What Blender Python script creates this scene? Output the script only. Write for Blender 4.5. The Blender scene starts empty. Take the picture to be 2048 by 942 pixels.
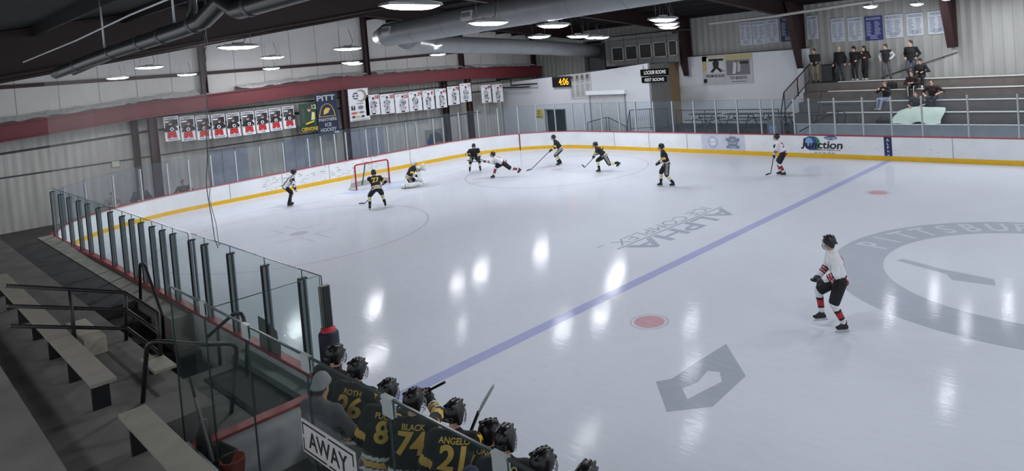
import bpy, bmesh, math, random
import numpy as np
from mathutils import Vector, Matrix
from mathutils.bvhtree import BVHTree

random.seed(7)
sc = bpy.context.scene
COL = sc.collection

# ------------------------------------------------------------------ camera, world, exposure
cd = bpy.data.cameras.new('camera')
cam = bpy.data.objects.new('camera', cd)
COL.objects.link(cam)
sc.camera = cam
F_PX, PPX, PPY = 1358.277, 1131.0, 170.0
cd.sensor_fit = 'HORIZONTAL'
cd.sensor_width = 36.0
cd.lens = 36.0 * F_PX / 2048.0
cd.shift_x = (1024.0 - PPX) / 2048.0
cd.shift_y = -(471.0 - PPY) / 2048.0
cd.clip_start, cd.clip_end = 0.1, 300
YAW, PITCH, ROLL = 0.754, -0.035, -0.079
_f = Vector((-math.sin(YAW) * math.cos(PITCH), math.cos(YAW) * math.cos(PITCH), math.sin(PITCH)))
_r = Vector((math.cos(YAW), math.sin(YAW), 0.0))
_u = _r.cross(_f)
_r2 = _r * math.cos(ROLL) + _u * math.sin(ROLL)
_u2 = -_r * math.sin(ROLL) + _u * math.cos(ROLL)
M = Matrix.Identity(4)
for i in range(3):
    M[i][0], M[i][1], M[i][2] = _r2[i], _u2[i], -_f[i]
M[0][3], M[1][3], M[2][3] = 10.007, -4.534, 5.387
cam.matrix_world = M

w = bpy.data.worlds.new('arena_fill')  # even fill light added around the hall, enters through its open sides
sc.world = w
w.use_nodes = True
w.node_tree.nodes['Background'].inputs[0].default_value = (0.85, 0.92, 1.0, 1)
w.node_tree.nodes['Background'].inputs[1].default_value = 0.65
sc.view_settings.view_transform = 'Standard'
sc.view_settings.look = 'None'
sc.view_settings.gamma = 1.0
sc.view_settings.use_curve_mapping = False
sc.view_settings.exposure = 0.30
LAMP_STRENGTH = 66.0
sc.cycles.use_denoising = True
sc.cycles.max_bounces = 10
sc.cycles.transparent_max_bounces = 40
sc.cycles.diffuse_bounces = 3
sc.cycles.glossy_bounces = 3
sc.cycles.sample_clamp_indirect = 6.0

# ------------------------------------------------------------------ materials
def lin(c):
    return tuple(((v / 255.0) / 12.92 if v <= 10.3 else (((v / 255.0) + 0.055) / 1.055) ** 2.4) for v in c)
_mats = {}
def mat(name, rgb, rough=0.6, metal=0.0, var=0.06, scale=3.0, bump=0.0, spec=0.5, stretch=None, emit=0.0, coat=0.0):
    if name in _mats:
        return _mats[name]
    m = bpy.data.materials.new(name)
    m.use_nodes = True
    nt = m.node_tree
    b = nt.nodes['Principled BSDF']
    b.inputs['Roughness'].default_value = rough
    b.inputs['Metallic'].default_value = metal
    b.inputs['Specular IOR Level'].default_value = spec
    b.inputs['Coat Weight'].default_value = coat
    c = lin(rgb)
    tc = nt.nodes.new('ShaderNodeTexCoord')
    mp = nt.nodes.new('ShaderNodeMapping')
    if stretch:
        mp.inputs['Scale'].default_value = stretch
    no = nt.nodes.new('ShaderNodeTexNoise')
    no.inputs['Scale'].default_value = scale
    no.inputs['Detail'].default_value = 4
    nt.links.new(tc.outputs['Object'], mp.inputs['Vector'])
    nt.links.new(mp.outputs['Vector'], no.inputs['Vector'])
    rp = nt.nodes.new('ShaderNodeValToRGB')
    rp.color_ramp.elements[0].position = 0.3
    rp.color_ramp.elements[1].position = 0.7
    rp.color_ramp.elements[0].color = tuple(max(0, v * (1 - var)) for v in c) + (1,)
    rp.color_ramp.elements[1].color = tuple(min(1, v * (1 + var)) for v in c) + (1,)
    nt.links.new(no.outputs['Fac'], rp.inputs['Fac'])
    nt.links.new(rp.outputs['Color'], b.inputs['Base Color'])
    if bump:
        bp = nt.nodes.new('ShaderNodeBump')
        bp.inputs['Strength'].default_value = bump
        bp.inputs['Distance'].default_value = 0.02
        nt.links.new(no.outputs['Fac'], bp.inputs['Height'])
        nt.links.new(bp.outputs['Normal'], b.inputs['Normal'])
    if emit:
        b.inputs['Emission Color'].default_value = c + (1,)
        b.inputs['Emission Strength'].default_value = emit
    _mats[name] = m
    return m

def glass_mat(name, tint, refl=0.06, haze=0.04, haze_rgb=(170, 185, 190)):
    m = bpy.data.materials.new(name)
    m.use_nodes = True
    nt = m.node_tree
    nt.nodes.remove(nt.nodes['Principled BSDF'])
    out = nt.nodes['Material Output']
    tr = nt.nodes.new('ShaderNodeBsdfTransparent')
    tr.inputs[0].default_value = tint + (1,)
    gl = nt.nodes.new('ShaderNodeBsdfGlossy')
    gl.inputs['Roughness'].default_value = 0.03
    df = nt.nodes.new('ShaderNodeBsdfDiffuse')
    df.inputs[0].default_value = lin(haze_rgb) + (1,)
    lw = nt.nodes.new('ShaderNodeLayerWeight')
    lw.inputs['Blend'].default_value = 0.12
    mul = nt.nodes.new('ShaderNodeMath'); mul.operation = 'MULTIPLY'
    mul.inputs[1].default_value = refl * 3.5
    nt.links.new(lw.outputs['Fresnel'], mul.inputs[0])
    no = nt.nodes.new('ShaderNodeTexNoise'); no.inputs['Scale'].default_value = 2.5
    mh = nt.nodes.new('ShaderNodeMath'); mh.operation = 'MULTIPLY'; mh.inputs[1].default_value = haze * 2
    nt.links.new(no.outputs['Fac'], mh.inputs[0])
    m1 = nt.nodes.new('ShaderNodeMixShader')
    nt.links.new(mh.outputs[0], m1.inputs[0]); nt.links.new(tr.outputs[0], m1.inputs[1]); nt.links.new(df.outputs[0], m1.inputs[2])
    m2 = nt.nodes.new('ShaderNodeMixShader')
    nt.links.new(mul.outputs[0], m2.inputs[0]); nt.links.new(m1.outputs[0], m2.inputs[1]); nt.links.new(gl.outputs[0], m2.inputs[2])
    nt.links.new(m2.outputs[0], out.inputs['Surface'])
    return m

def emit_mat(name, rgb, strength):
    m = bpy.data.materials.new(name)
    m.use_nodes = True
    b = m.node_tree.nodes['Principled BSDF']
    b.inputs['Base Color'].default_value = lin(rgb) + (1,)
    b.inputs['Emission Color'].default_value = lin(rgb) + (1,)
    b.inputs['Emission Strength'].default_value = strength
    return m

def stripe_mat(name, rgb, period, axis, depth=0.25, rough=0.55, streak=0.2, rgb2=None):
    """corrugated sheet metal: ribs of the given period along one object axis, with rust-like streaks running down"""
    m = bpy.data.materials.new(name)
    m.use_nodes = True
    nt = m.node_tree
    b = nt.nodes['Principled BSDF']
    b.inputs['Roughness'].default_value = rough
    tc = nt.nodes.new('ShaderNodeTexCoord')
    sp = nt.nodes.new('ShaderNodeSeparateXYZ')
    nt.links.new(tc.outputs['Object'], sp.inputs[0])
    mu = nt.nodes.new('ShaderNodeMath'); mu.operation = 'MULTIPLY'; mu.inputs[1].default_value = 2 * math.pi / period
    nt.links.new(sp.outputs['XYZ'.index(axis)], mu.inputs[0])
    sn = nt.nodes.new('ShaderNodeMath'); sn.operation = 'SINE'
    nt.links.new(mu.outputs[0], sn.inputs[0])
    pw = nt.nodes.new('ShaderNodeMath'); pw.operation = 'GREATER_THAN'; pw.inputs[1].default_value = 0.93
    nt.links.new(sn.outputs[0], pw.inputs[0])
    mp = nt.nodes.new('ShaderNodeMapping'); mp.inputs['Scale'].default_value = (2.2, 2.2, 0.25)
    nt.links.new(tc.outputs['Object'], mp.inputs[0])
    no = nt.nodes.new('ShaderNodeTexNoise'); no.inputs['Scale'].default_value = 1.5; no.inputs['Detail'].default_value = 5
    nt.links.new(mp.outputs[0], no.inputs['Vector'])
    rp = nt.nodes.new('ShaderNodeValToRGB')
    c = lin(rgb)
    c2 = lin(rgb2) if rgb2 else tuple(v * (1 - streak * 1.6) for v in c)
    rp.color_ramp.elements[0].position = 0.33; rp.color_ramp.elements[0].color = c2 + (1,)
    rp.color_ramp.elements[1].position = 0.62; rp.color_ramp.elements[1].color = c + (1,)
    nt.links.new(no.outputs['Fac'], rp.inputs[0])
    mx = nt.nodes.new('ShaderNodeMix'); mx.data_type = 'RGBA'
    nt.links.new(pw.outputs[0], mx.inputs['Factor'])
    nt.links.new(rp.outputs[0], mx.inputs[6])
    mx.inputs[7].default_value = tuple(v * (1 - depth * 1.7) for v in c) + (1,)
    nt.links.new(mx.outputs[2], b.inputs['Base Color'])
    bp = nt.nodes.new('ShaderNodeBump'); bp.inputs['Strength'].default_value = 0.5; bp.inputs['Distance'].default_value = 0.03
    nt.links.new(sn.outputs[0], bp.inputs['Height'])
    nt.links.new(bp.outputs[0], b.inputs['Normal'])
    return m

def ice_mat(name, rgb, var=0.03, rough=0.085):
    """painted ice under a skated, slightly wet surface"""
    m = bpy.data.materials.new(name)
    m.use_nodes = True
    nt = m.node_tree
    b = nt.nodes['Principled BSDF']
    tc = nt.nodes.new('ShaderNodeTexCoord')
    n1 = nt.nodes.new('ShaderNodeTexNoise'); n1.inputs['Scale'].default_value = 0.35; n1.inputs['Detail'].default_value = 5
    n2 = nt.nodes.new('ShaderNodeTexNoise'); n2.inputs['Scale'].default_value = 6.0; n2.inputs['Detail'].default_value = 6
    mp = nt.nodes.new('ShaderNodeMapping'); mp.inputs['Scale'].default_value = (0.35, 2.0, 1); mp.inputs['Rotation'].default_value = (0, 0, 0.5)
    nt.links.new(tc.outputs['Object'], n1.inputs['Vector'])
    nt.links.new(tc.outputs['Object'], mp.inputs[0]); nt.links.new(mp.outputs[0], n2.inputs['Vector'])
    ad = nt.nodes.new('ShaderNodeMath'); ad.operation = 'MULTIPLY_ADD'; ad.inputs[1].default_value = 0.55
    sc2 = nt.nodes.new('ShaderNodeMath'); sc2.operation = 'MULTIPLY'; sc2.inputs[1].default_value = 0.45
    nt.links.new(n2.outputs['Fac'], sc2.inputs[0])
    nt.links.new(n1.outputs['Fac'], ad.inputs[0]); nt.links.new(sc2.outputs[0], ad.inputs[2])
    rp = nt.nodes.new('ShaderNodeValToRGB')
    c = lin(rgb)
    rp.color_ramp.elements[0].position = 0.35; rp.color_ramp.elements[0].color = tuple(v * (1 - var * 1.6) for v in c) + (1,)
    rp.color_ramp.elements[1].position = 0.65; rp.color_ramp.elements[1].color = tuple(min(1, v * (1 + var)) for v in c) + (1,)
    nt.links.new(ad.outputs[0], rp.inputs[0]); nt.links.new(rp.outputs[0], b.inputs['Base Color'])
    mr = nt.nodes.new('ShaderNodeMapRange'); mr.inputs[3].default_value = rough * 0.7; mr.inputs[4].default_value = rough * 1.5
    nt.links.new(n2.outputs['Fac'], mr.inputs[0]); nt.links.new(mr.outputs[0], b.inputs['Roughness'])
    bp = nt.nodes.new('ShaderNodeBump'); bp.inputs['Strength'].default_value = 0.2; bp.inputs['Distance'].default_value = 0.01
    nt.links.new(n2.outputs['Fac'], bp.inputs['Height']); nt.links.new(bp.outputs[0], b.inputs['Normal'])
    b.inputs['IOR'].default_value = 1.07
    b.inputs['Specular IOR Level'].default_value = 0.5
    return m

# ------------------------------------------------------------------ object helpers
def tag(o, label=None, cat=None, group=None, kind=None):
    if label: o['label'] = label
    if cat: o['category'] = cat
    if group: o['group'] = group
    if kind: o['kind'] = kind
    return o
def empty(name, loc=(0, 0, 0), rz=0.0, label=None, cat=None, group=None):
    o = bpy.data.objects.new(name, None)
    o.empty_display_size = 0.1
    COL.objects.link(o)
    o.location = loc
    o.rotation_euler = (0, 0, rz)
    return tag(o, label, cat, group)
def copy_tree(o, parent=None):
    c = o.copy(); COL.objects.link(c)
    if parent: c.parent = parent
    for ch in list(o.children):
        copy_tree(ch, c)
    return c

class MB:
    def __init__(self):
        self.v = []; self.f = []; self.m = []; self.s = []
    def add(self, vs, fs, m=0, smooth=False):
        n = len(self.v)
        self.v += [tuple(p) for p in vs]
        for f in fs:
            self.f.append(tuple(i + n for i in f)); self.m.append(m); self.s.append(smooth)
    def box(self, x0, x1, y0, y1, z0, z1, m=0):
        vs = [(x, y, z) for z in (z0, z1) for y in (y0, y1) for x in (x0, x1)]
        self.add(vs, [(0, 2, 3, 1), (4, 5, 7, 6), (0, 1, 5, 4), (2, 6, 7, 3), (0, 4, 6, 2), (1, 3, 7, 5)], m)
    def bbox(self, x0, x1, y0, y1, z0, z1, b=0.01, m=0):
        """box with chamfered edges"""
        bm = bmesh.new()
        bmesh.ops.create_cube(bm, size=1.0)
        for v in bm.verts:
            v.co = Vector(((x0 + x1) / 2 + v.co.x * (x1 - x0), (y0 + y1) / 2 + v.co.y * (y1 - y0), (z0 + z1) / 2 + v.co.z * (z1 - z0)))
        bmesh.ops.bevel(bm, geom=bm.edges[:], offset=b, segments=2, affect='EDGES', profile=0.5)
        bm.verts.ensure_lookup_table()
        for i, v in enumerate(bm.verts): v.index = i
        self.add([v.co[:] for v in bm.verts], [tuple(v.index for v in f.verts) for f in bm.faces], m)
        bm.free()
    def obox(self, c, ax, ay, az, m=0):
        c, ax, ay, az = Vector(c), Vector(ax), Vector(ay), Vector(az)
        vs = [c + ax * i + ay * j + az * k for k in (-1, 1) for j in (-1, 1) for i in (-1, 1)]
        self.add(vs, [(0, 2, 3, 1), (4, 5, 7, 6), (0, 1, 5, 4), (2, 6, 7, 3), (0, 4, 6, 2), (1, 3, 7, 5)], m)
    def bar(self, p, q, w, h, m=0, up=(0, 0, 1)):
        p, q = Vector(p), Vector(q); d = q - p
        u = Vector(up); s = d.cross(u)
        if s.length < 1e-6: s = d.cross(Vector((1, 0, 0)))
        s.normalize(); u = s.cross(d).normalized()
        self.obox((p + q) / 2, d / 2, s * w / 2, u * h / 2, m)
    def tube(self, pts, r, n=8, m=0, closed=False, cap=True):
        pts = [Vector(p) for p in pts]
        rs = r if isinstance(r, (list, tuple)) else [r] * len(pts)
        vs = []; fs = []; up = None
        N = len(pts)
        for i, p in enumerate(pts):
            if closed: t = pts[(i + 1) % N] - pts[i - 1]
            else: t = pts[min(i + 1, N - 1)] - pts[max(i - 1, 0)]
            t.normalize()
            if up is None:
                up = Vector((0, 0, 1)) if abs(t.z) < 0.9 else Vector((1, 0, 0))
            a = t.cross(up)
            if a.length < 1e-6: a = t.cross(Vector((0, 1, 0)))
            a.normalize(); up = a.cross(t).normalized()
            for k in range(n):
                an = 2 * math.pi * k / n
                vs.append(p + (a * math.cos(an) + up * math.sin(an)) * rs[i])
        for i in range(N if closed else N - 1):
            for k in range(n):
                a0 = i * n + k; a1 = i * n + (k + 1) % n
                b0 = ((i + 1) % N) * n + k; b1 = ((i + 1) % N) * n + (k + 1) % n
                fs.append((a0, a1, b1, b0))
        if cap and not closed:
            fs.append(tuple(range(n))[::-1]); fs.append(tuple(range((N - 1) * n, N * n)))
        self.add(vs, fs, m, True)
    def prism(self, poly, z0, z1, m=0):
        n = len(poly)
        vs = [(x, y, z0) for x, y in poly] + [(x, y, z1) for x, y in poly]
        fs = [tuple(range(n))[::-1], tuple(range(n, 2 * n))] + [(i, (i + 1) % n, (i + 1) % n + n, i + n) for i in range(n)]
        self.add(vs, fs, m)
    def lathe(self, prof, c=(0, 0, 0), n=20, m=0):
        vs = []; fs = []
        for r, z in prof:
            for k in range(n):
                a = 2 * math.pi * k / n
                vs.append((c[0] + r * math.cos(a), c[1] + r * math.sin(a), c[2] + z))
        for i in range(len(prof) - 1):
            for k in range(n):
                fs.append((i * n + k, i * n + (k + 1) % n, (i + 1) * n + (k + 1) % n, (i + 1) * n + k))
        self.add(vs, fs, m, True)
    def ribbon(self, path, offs, m=0, closed=False, hfun=None):
        """sweep a closed section (list of (outward offset, z)) along a plan path of (point, outward normal)"""
        n = len(offs); vs = []; fs = []
        for p, nn in path:
            for o, z in offs:
                vs.append((p[0] + nn[0] * o, p[1] + nn[1] * o, z * (hfun(p) if hfun else 1)))
        for i in range(len(path) - 1):
            for k in range(n):
                fs.append((i * n + k, i * n + (k + 1) % n, (i + 1) * n + (k + 1) % n, (i + 1) * n + k))
        fs.append(tuple(range(n))[::-1]); fs.append(tuple(range((len(path) - 1) * n, len(path) * n)))
        self.add(vs, fs, m)
    def build(self, name, mats, parent=None, loc=None, rz=0.0, rot=None):
        me = bpy.data.meshes.new(name)
        me.from_pydata(self.v, [], self.f)
        if not isinstance(mats, (list, tuple)): mats = [mats]
        for m in mats: me.materials.append(m)
        me.polygons.foreach_set('material_index', self.m)
        me.polygons.foreach_set('use_smooth', self.s)
        me.update()
        bm = bmesh.new(); bm.from_mesh(me)
        bmesh.ops.recalc_face_normals(bm, faces=bm.faces)
        bm.to_mesh(me); bm.free()
        o = bpy.data.objects.new(name, me)
        COL.objects.link(o)
        if parent: o.parent = parent
        if loc is not None: o.location = loc
        if rz: o.rotation_euler = (0, 0, rz)
        if rot is not None: o.rotation_euler = rot
        return o
def struct(o):
    o['kind'] = 'structure'
    return o

# ---- lettering: flat triangles of a text, cap height about 1, starting at x = 0
_tx = {}
def text_tris(s, bold=0.0, spacing=1.0):
    bold = min(bold, 0.022)     # thicker strokes close up the counters of 6, 8, 9 and B
    key = (s, bold, spacing)
    if key in _tx: return _tx[key]
    cu = bpy.data.curves.new('lettering', 'FONT')
    cu.body = s; cu.size = 1.0; cu.offset = bold; cu.space_character = spacing
    o = bpy.data.objects.new('lettering', cu)
    COL.objects.link(o)
    dg = bpy.context.evaluated_depsgraph_get()
    me = o.evaluated_get(dg).to_mesh()
    vs = np.array([v.co[:2] for v in me.vertices]) if len(me.vertices) else np.zeros((0, 2))
    fs = [tuple(p.vertices) for p in me.polygons]
    o.evaluated_get(dg).to_mesh_clear()
    bpy.data.objects.remove(o); bpy.data.curves.remove(cu)
    if len(vs):
        vs = vs - vs.min(0)
        vs = vs / max(vs[:, 1].max(), 1e-6)
    _tx[key] = (vs, fs)
    return _tx[key]

class Sheet:
    """flat printed thing: polygons in its own plane (u across, v up), each print layer a hair further out"""
    def __init__(self, o, u, v, n, mb=None):
        self.o, self.u, self.v, self.n = Vector(o), Vector(u), Vector(v), Vector(n)
        self.mb = mb or MB(); self.k = 0; self.step = 0.004
    def P(self, x, y, k): return self.o + self.u * x + self.v * y + self.n * (k * self.step)
    def poly(self, pts, m, k=None):
        if k is None: self.k += 1; k = self.k
        self.mb.add([self.P(x, y, k) for x, y in pts], [tuple(range(len(pts)))], m)
    def rect(self, x0, y0, x1, y1, m, k=None): self.poly([(x0, y0), (x1, y0), (x1, y1), (x0, y1)], m, k)
    def ell(self, cx, cy, rx, ry, m, n=20, k=None, a0=0, a1=2 * math.pi):
        self.poly([(cx + rx * math.cos(a0 + (a1 - a0) * i / n), cy + ry * math.sin(a0 + (a1 - a0) * i / n)) for i in range(n)], m, k)
    def ring(self, cx, cy, r0, r1, m, n=24, k=None, asp=1.0):
        if k is None: self.k += 1; k = self.k
        vs = []; fs = []
        for i in range(n):
            a = 2 * math.pi * i / n
            vs += [self.P(cx + r0 * math.cos(a) * asp, cy + r0 * math.sin(a), k), self.P(cx + r1 * math.cos(a) * asp, cy + r1 * math.sin(a), k)]
            j = (i + 1) % n
            fs.append((2 * i, 2 * i + 1, 2 * j + 1, 2 * j))
        self.mb.add(vs, fs, m)
    def text(self, s, cx, cy, h, m, w=None, bold=0.02, slant=0.0, k=None, spacing=1.0, wmax=None):
        vs, fs = text_tris(s, bold, spacing)
        if not len(vs): return
        if k is None: self.k += 1; k = self.k
        W = vs[:, 0].max() * h
        sx = 1.0
        if w: sx = w / W
        elif wmax and W > wmax: sx = wmax / W
        W *= sx
        self.mb.add([self.P(cx - W / 2 + x * h * sx + slant * y * h, cy - h / 2 + y * h, k) for x, y in vs], fs, m)
# ------------------------------------------------------------------ shared materials
ICE = ice_mat('ice_surface', (202, 206, 215))
ICE_BLUE = ice_mat('ice_blue_paint', (166, 171, 206), 0.05)
ICE_RED = ice_mat('ice_red_paint', (196, 158, 168), 0.08)
ICE_PINK = ice_mat('ice_faint_red_paint', (187, 184, 195), 0.05)
ICE_GREY = ice_mat('ice_grey_paint', (163, 168, 179), 0.05)
ICE_LGREY = ice_mat('ice_light_grey_paint', (171, 176, 187), 0.05)
ICE_CREASE = ice_mat('ice_crease_paint', (182, 192, 214), 0.05)
WHITE_B = mat('board_white', (228, 230, 233), 0.35, var=0.05, scale=1.2)
YELLOW_B = mat('kick_yellow', (226, 178, 30), 0.4, var=0.06)
RED_B = mat('cap_red', (158, 52, 60), 0.45)
BLACKM = mat('black_metal', (24, 24, 27), 0.45, var=0.1)
RAILM = mat('rail_dark_paint', (32, 30, 32), 0.4, var=0.15)
ALU = mat('aluminium', (186, 190, 192), 0.4, 0.3, var=0.06, scale=8)
ALU_L = mat('aluminium_plank', (210, 210, 208), 0.5, 0.2, var=0.08, scale=5)
STEEL = mat('steel_dark', (92, 96, 100), 0.4, 0.7, var=0.1)
CONC = mat('concrete', (112, 108, 104), 0.85, var=0.2, scale=1.6, bump=0.15)
CONC_D = mat('concrete_dark', (72, 68, 68), 0.85, var=0.22, scale=1.8, bump=0.15)
CONC_L = mat('concrete_light', (150, 146, 138), 0.8, var=0.12, scale=2.5, bump=0.1)
MAROON = mat('maroon_steel', (102, 38, 44), 0.55, var=0.08)
MAROON_D = mat('brown_steel', (52, 29, 30), 0.6, var=0.1)
FRAME_D = mat('frame_steel_dark', (36, 19, 19), 0.6, var=0.1)
ROOF = mat('roof_dark', (12, 8, 8), 0.8, var=0.15)
INSUL = mat('wall_insulation', (206, 203, 200), 0.5, var=0.05, scale=0.8)
FOIL = mat('foil_wrap', (232, 233, 235), 0.4, 0.1, var=0.3, scale=9, bump=0.6)
DUCTM = mat('duct_galvanised', (138, 141, 143), 0.45, 0.3, var=0.07, scale=1.5)
WHITEP = mat('white_paint', (222, 224, 229), 0.55, var=0.025, scale=0.7)
GREYP = mat('grey_paint', (128, 128, 128), 0.6, var=0.06)
DARKP = mat('dark_paint', (44, 44, 48), 0.6)
TAN = mat('tan_paint', (150, 138, 116), 0.6)
CORR_END = stripe_mat('corrugated_end', (186, 183, 178), 0.3, 'Y', 0.10, streak=0.14)
CORR_FAR = stripe_mat('corrugated_far', (164, 164, 160), 0.42, 'X', 0.14, streak=0.06)
GLASS_FAR = glass_mat('rink_glass', (0.93, 0.955, 0.97), 0.05, 0.05, (150, 165, 180))
GLASS_NEAR = glass_mat('rink_glass_clear', (0.962, 0.998, 0.992), 0.05, 0.018, (185, 222, 222))
GLASS_BENCH = glass_mat('bench_glass', (0.97, 0.988, 0.982), 0.05, 0.016, (140, 165, 165))
EDGE = mat('glass_edge', (70, 96, 96), 0.2)

# ------------------------------------------------------------------ ice floor
XR = 14.0
R6 = 6.0
def rink_path(n=14):
    P = []
    P += [((XR, 26.1), (0, 1)), ((-17.5, 26.1), (0, 1))]
    for i in range(1, n + 1):
        a = math.pi / 2 + math.pi / 2 * i / n
        P.append(((-17.5 + R6 * math.cos(a), 20.1 + R6 * math.sin(a)), (math.cos(a), math.sin(a))))
    for y in (18, 15, 12, 9, 6.0): P.append(((-23.5, y), (-1, 0)))
    for i in range(1, n + 1):
        a = math.pi + math.pi / 2 * i / n
        P.append(((-17.5 + R6 * math.cos(a), 6.0 + R6 * math.sin(a)), (math.cos(a), math.sin(a))))
    for x in (-15, -12, 0.9): P.append(((x, 0.0), (0, -1)))
    return P
RP = rink_path()
mb = MB()
mb.prism([p for p, n in RP] + [(XR, 0.0)], -0.12, 0.0)
floor = struct(mb.build('floor', ICE))
def ice_mark(name, mb, m, label=None):
    o = mb.build(name, m, floor)
    if label: o['label'] = label
    return o
ZM = 0.0015
mb = MB(); mb.add([(-.15, 0.02, ZM), (.15, 0.02, ZM), (.15, 26.08, ZM), (-.15, 26.08, ZM)], [(0, 1, 2, 3)])
ice_mark('blue_line', mb, ICE_BLUE, 'wide faded blue line across the ice')
def disc(c, r, z=ZM, r0=0.0, n=48, a0=0.0, a1=2 * math.pi):
    mb = MB(); vs = []; fs = []
    for i in range(n + 1):
        a = a0 + (a1 - a0) * i / n
        vs += [(c[0] + r0 * math.cos(a), c[1] + r0 * math.sin(a), z), (c[0] + r * math.cos(a), c[1] + r * math.sin(a), z)]
    for i in range(n): fs.append((2 * i, 2 * i + 1, 2 * i + 3, 2 * i + 2))
    mb.add(vs, fs); return mb
for c in ((1.68, 6.25), (1.68, 19.65)):
    ice_mark('faceoff_dot', disc(c, 0.31), ICE_RED)
    ice_mark('faceoff_dot_ring', disc(c, 0.40, r0=0.36), ICE_PINK)
for c in ((-13.75, 6.25), (-13.75, 19.65)):
    ice_mark('faceoff_circle', disc(c, 4.6, r0=4.53, n=72), ICE_PINK)
    ice_mark('faceoff_dot', disc(c, 0.31), ICE_PINK)
    mb = MB()
    for sx in (-1, 1):
        for sy in (-1, 1):
            x, y = c[0] + sx * .6, c[1] + sy * .25
            mb.add([(x, y, ZM), (x + sx * 1.2, y, ZM), (x + sx * 1.2, y + sy * .05, ZM), (x, y + sy * .05, ZM)], [(0, 1, 2, 3)])
            mb.add([(x, y, ZM * 1.2), (x, y + sy * .9, ZM * 1.2), (x + sx * .05, y + sy * .9, ZM * 1.2), (x + sx * .05, y, ZM * 1.2)], [(0, 1, 2, 3)])
    ice_mark('faceoff_marks', mb, ICE_PINK)
GX = -19.84
mb = MB(); mb.add([(GX - .03, 1.2, ZM), (GX + .03, 1.2, ZM), (GX + .03, 24.9, ZM), (GX - .03, 24.9, ZM)], [(0, 1, 2, 3)])
ice_mark('goal_line', mb, ICE_PINK)
ice_mark('goal_crease', disc((GX, 12.95), 1.83, z=0.001, a0=-math.pi / 2, a1=math.pi / 2), ICE_CREASE, 'pale blue goal crease')
# centre circle: a broad grey ring with pale lettering
CC = (7.45, 12.95)
ice_mark('centre_ring', disc(CC, 4.43, r0=3.26, n=96), ICE_LGREY, 'broad grey ring with pale lettering')
mb = MB()
for s, a_c in zip('PITTSBURGH', np.linspace(3.02, 1.5, 10)):
    vs, fs = text_tris(s, 0.02)
    wd = vs[:, 0].max()
    R = 3.45
    t = Vector((math.sin(a_c), -math.cos(a_c), 0)); rad = Vector((math.cos(a_c), math.sin(a_c), 0))
    base = Vector((CC[0], CC[1], 0.003)) + rad * R
    mb.add([base + t * ((x - wd / 2) * 0.55) + rad * (y * 0.8) for x, y in vs], fs)
ice_mark('ring_lettering', mb, ice_mat('ice_pale', (193, 199, 209)))
mb = MB(); mb.prism([(4.6, 12.6), (5.6, 12.2), (6.6, 12.0), (6.7, 11.6), (5.9, 11.55), (5.7, 11.9), (4.5, 12.4)], 0.0012, 0.0016)
ice_mark('centre_emblem_edge', mb, ICE_LGREY)
# ALPHA / ICE COMPLEX painted towards the far side; letters stand up along +x, read along -y
sh = Sheet((-2.05, 15.75, 0.0015), (0, -1, 0), (1, 0, 0), (0, 0, 1)); sh.step = 0
sh.text('ALPHA', 2.85, 0.38, 0.78, 0, w=5.3, bold=0.03, slant=0.15)
sh.rect(0.0, -0.14, 5.75, -0.06, 0)
sh.text('ICE COMPLEX', 2.85, -0.46, 0.50, 0, w=5.0, bold=0.0, slant=0.15)
sh.rect(5.6, -0.75, 5.9, -0.69, 0)
ice_mark('ice_logo', sh.mb, ICE_GREY, 'grey painted rink logo lettering')
# the broad grey block letter in front of the bench
bm = bmesh.new()
outp = [(3.26, 4.26), (3.42, 4.47), (3.44, 5.33), (3.49, 6.14), (4.37, 5.23), (4.43, 4.09), (3.95, 3.57)]
inp = [(3.74, 4.30), (3.84, 4.61), (3.76, 5.05), (3.95, 5.12), (4.15, 4.84), (4.07, 4.46), (4.0, 4.06)]
mb = MB()
vs = [(x, y, ZM) for x, y in outp] + [(x, y, ZM) for x, y in inp]
mb.add(vs, [(i, (i + 1) % 7, 7 + (i + 1) % 7, 7 + i) for i in range(7)])
ice_mark('painted_block', mb, ICE_GREY, 'grey hollow block shape painted on the ice')

# ------------------------------------------------------------------ boards around the rink
boards = empty('rink_boards', (-23.5, 13, 0), 0, 'white dasher boards with yellow kickplate and red cap around the ice', 'rink boards')
def board_h(p):
    # the boards run a little lower round the end by the stairs
    if p[1] > 20: return 1.0
    if p[0] < -20 or p[1] > 3: return float(np.interp(p[1], [0, 3, 6, 12, 20], [.86, .81, .84, .95, 1.0]))
    return float(np.interp(p[0], [-22, -17.5, -12], [.84, .86, 1.0]))
def bpart(name, offs, m, path=RP, parent=boards):
    mb = MB(); mb.ribbon(path, offs, hfun=board_h)
    o = mb.build(name, m, parent)
    o.matrix_parent_inverse = Matrix.Translation((23.5, -13, 0))
    return o
bpart('panel', [(0, 0.0), (0.11, 0.0), (0.11, 1.03), (0, 1.03)], WHITE_B)
bpart('kickplate', [(-0.016, 0.0), (0.005, 0.0), (0.005, 0.19), (-0.016, 0.2)], YELLOW_B)
bpart('cap_rail', [(-0.025, 1.03), (0.15, 1.03), (0.15, 1.055), (0.13, 1.07), (-0.012, 1.07), (-0.025, 1.055)], RED_B)
def on_wall(sh_parent, o, origin):
    return o
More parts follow.
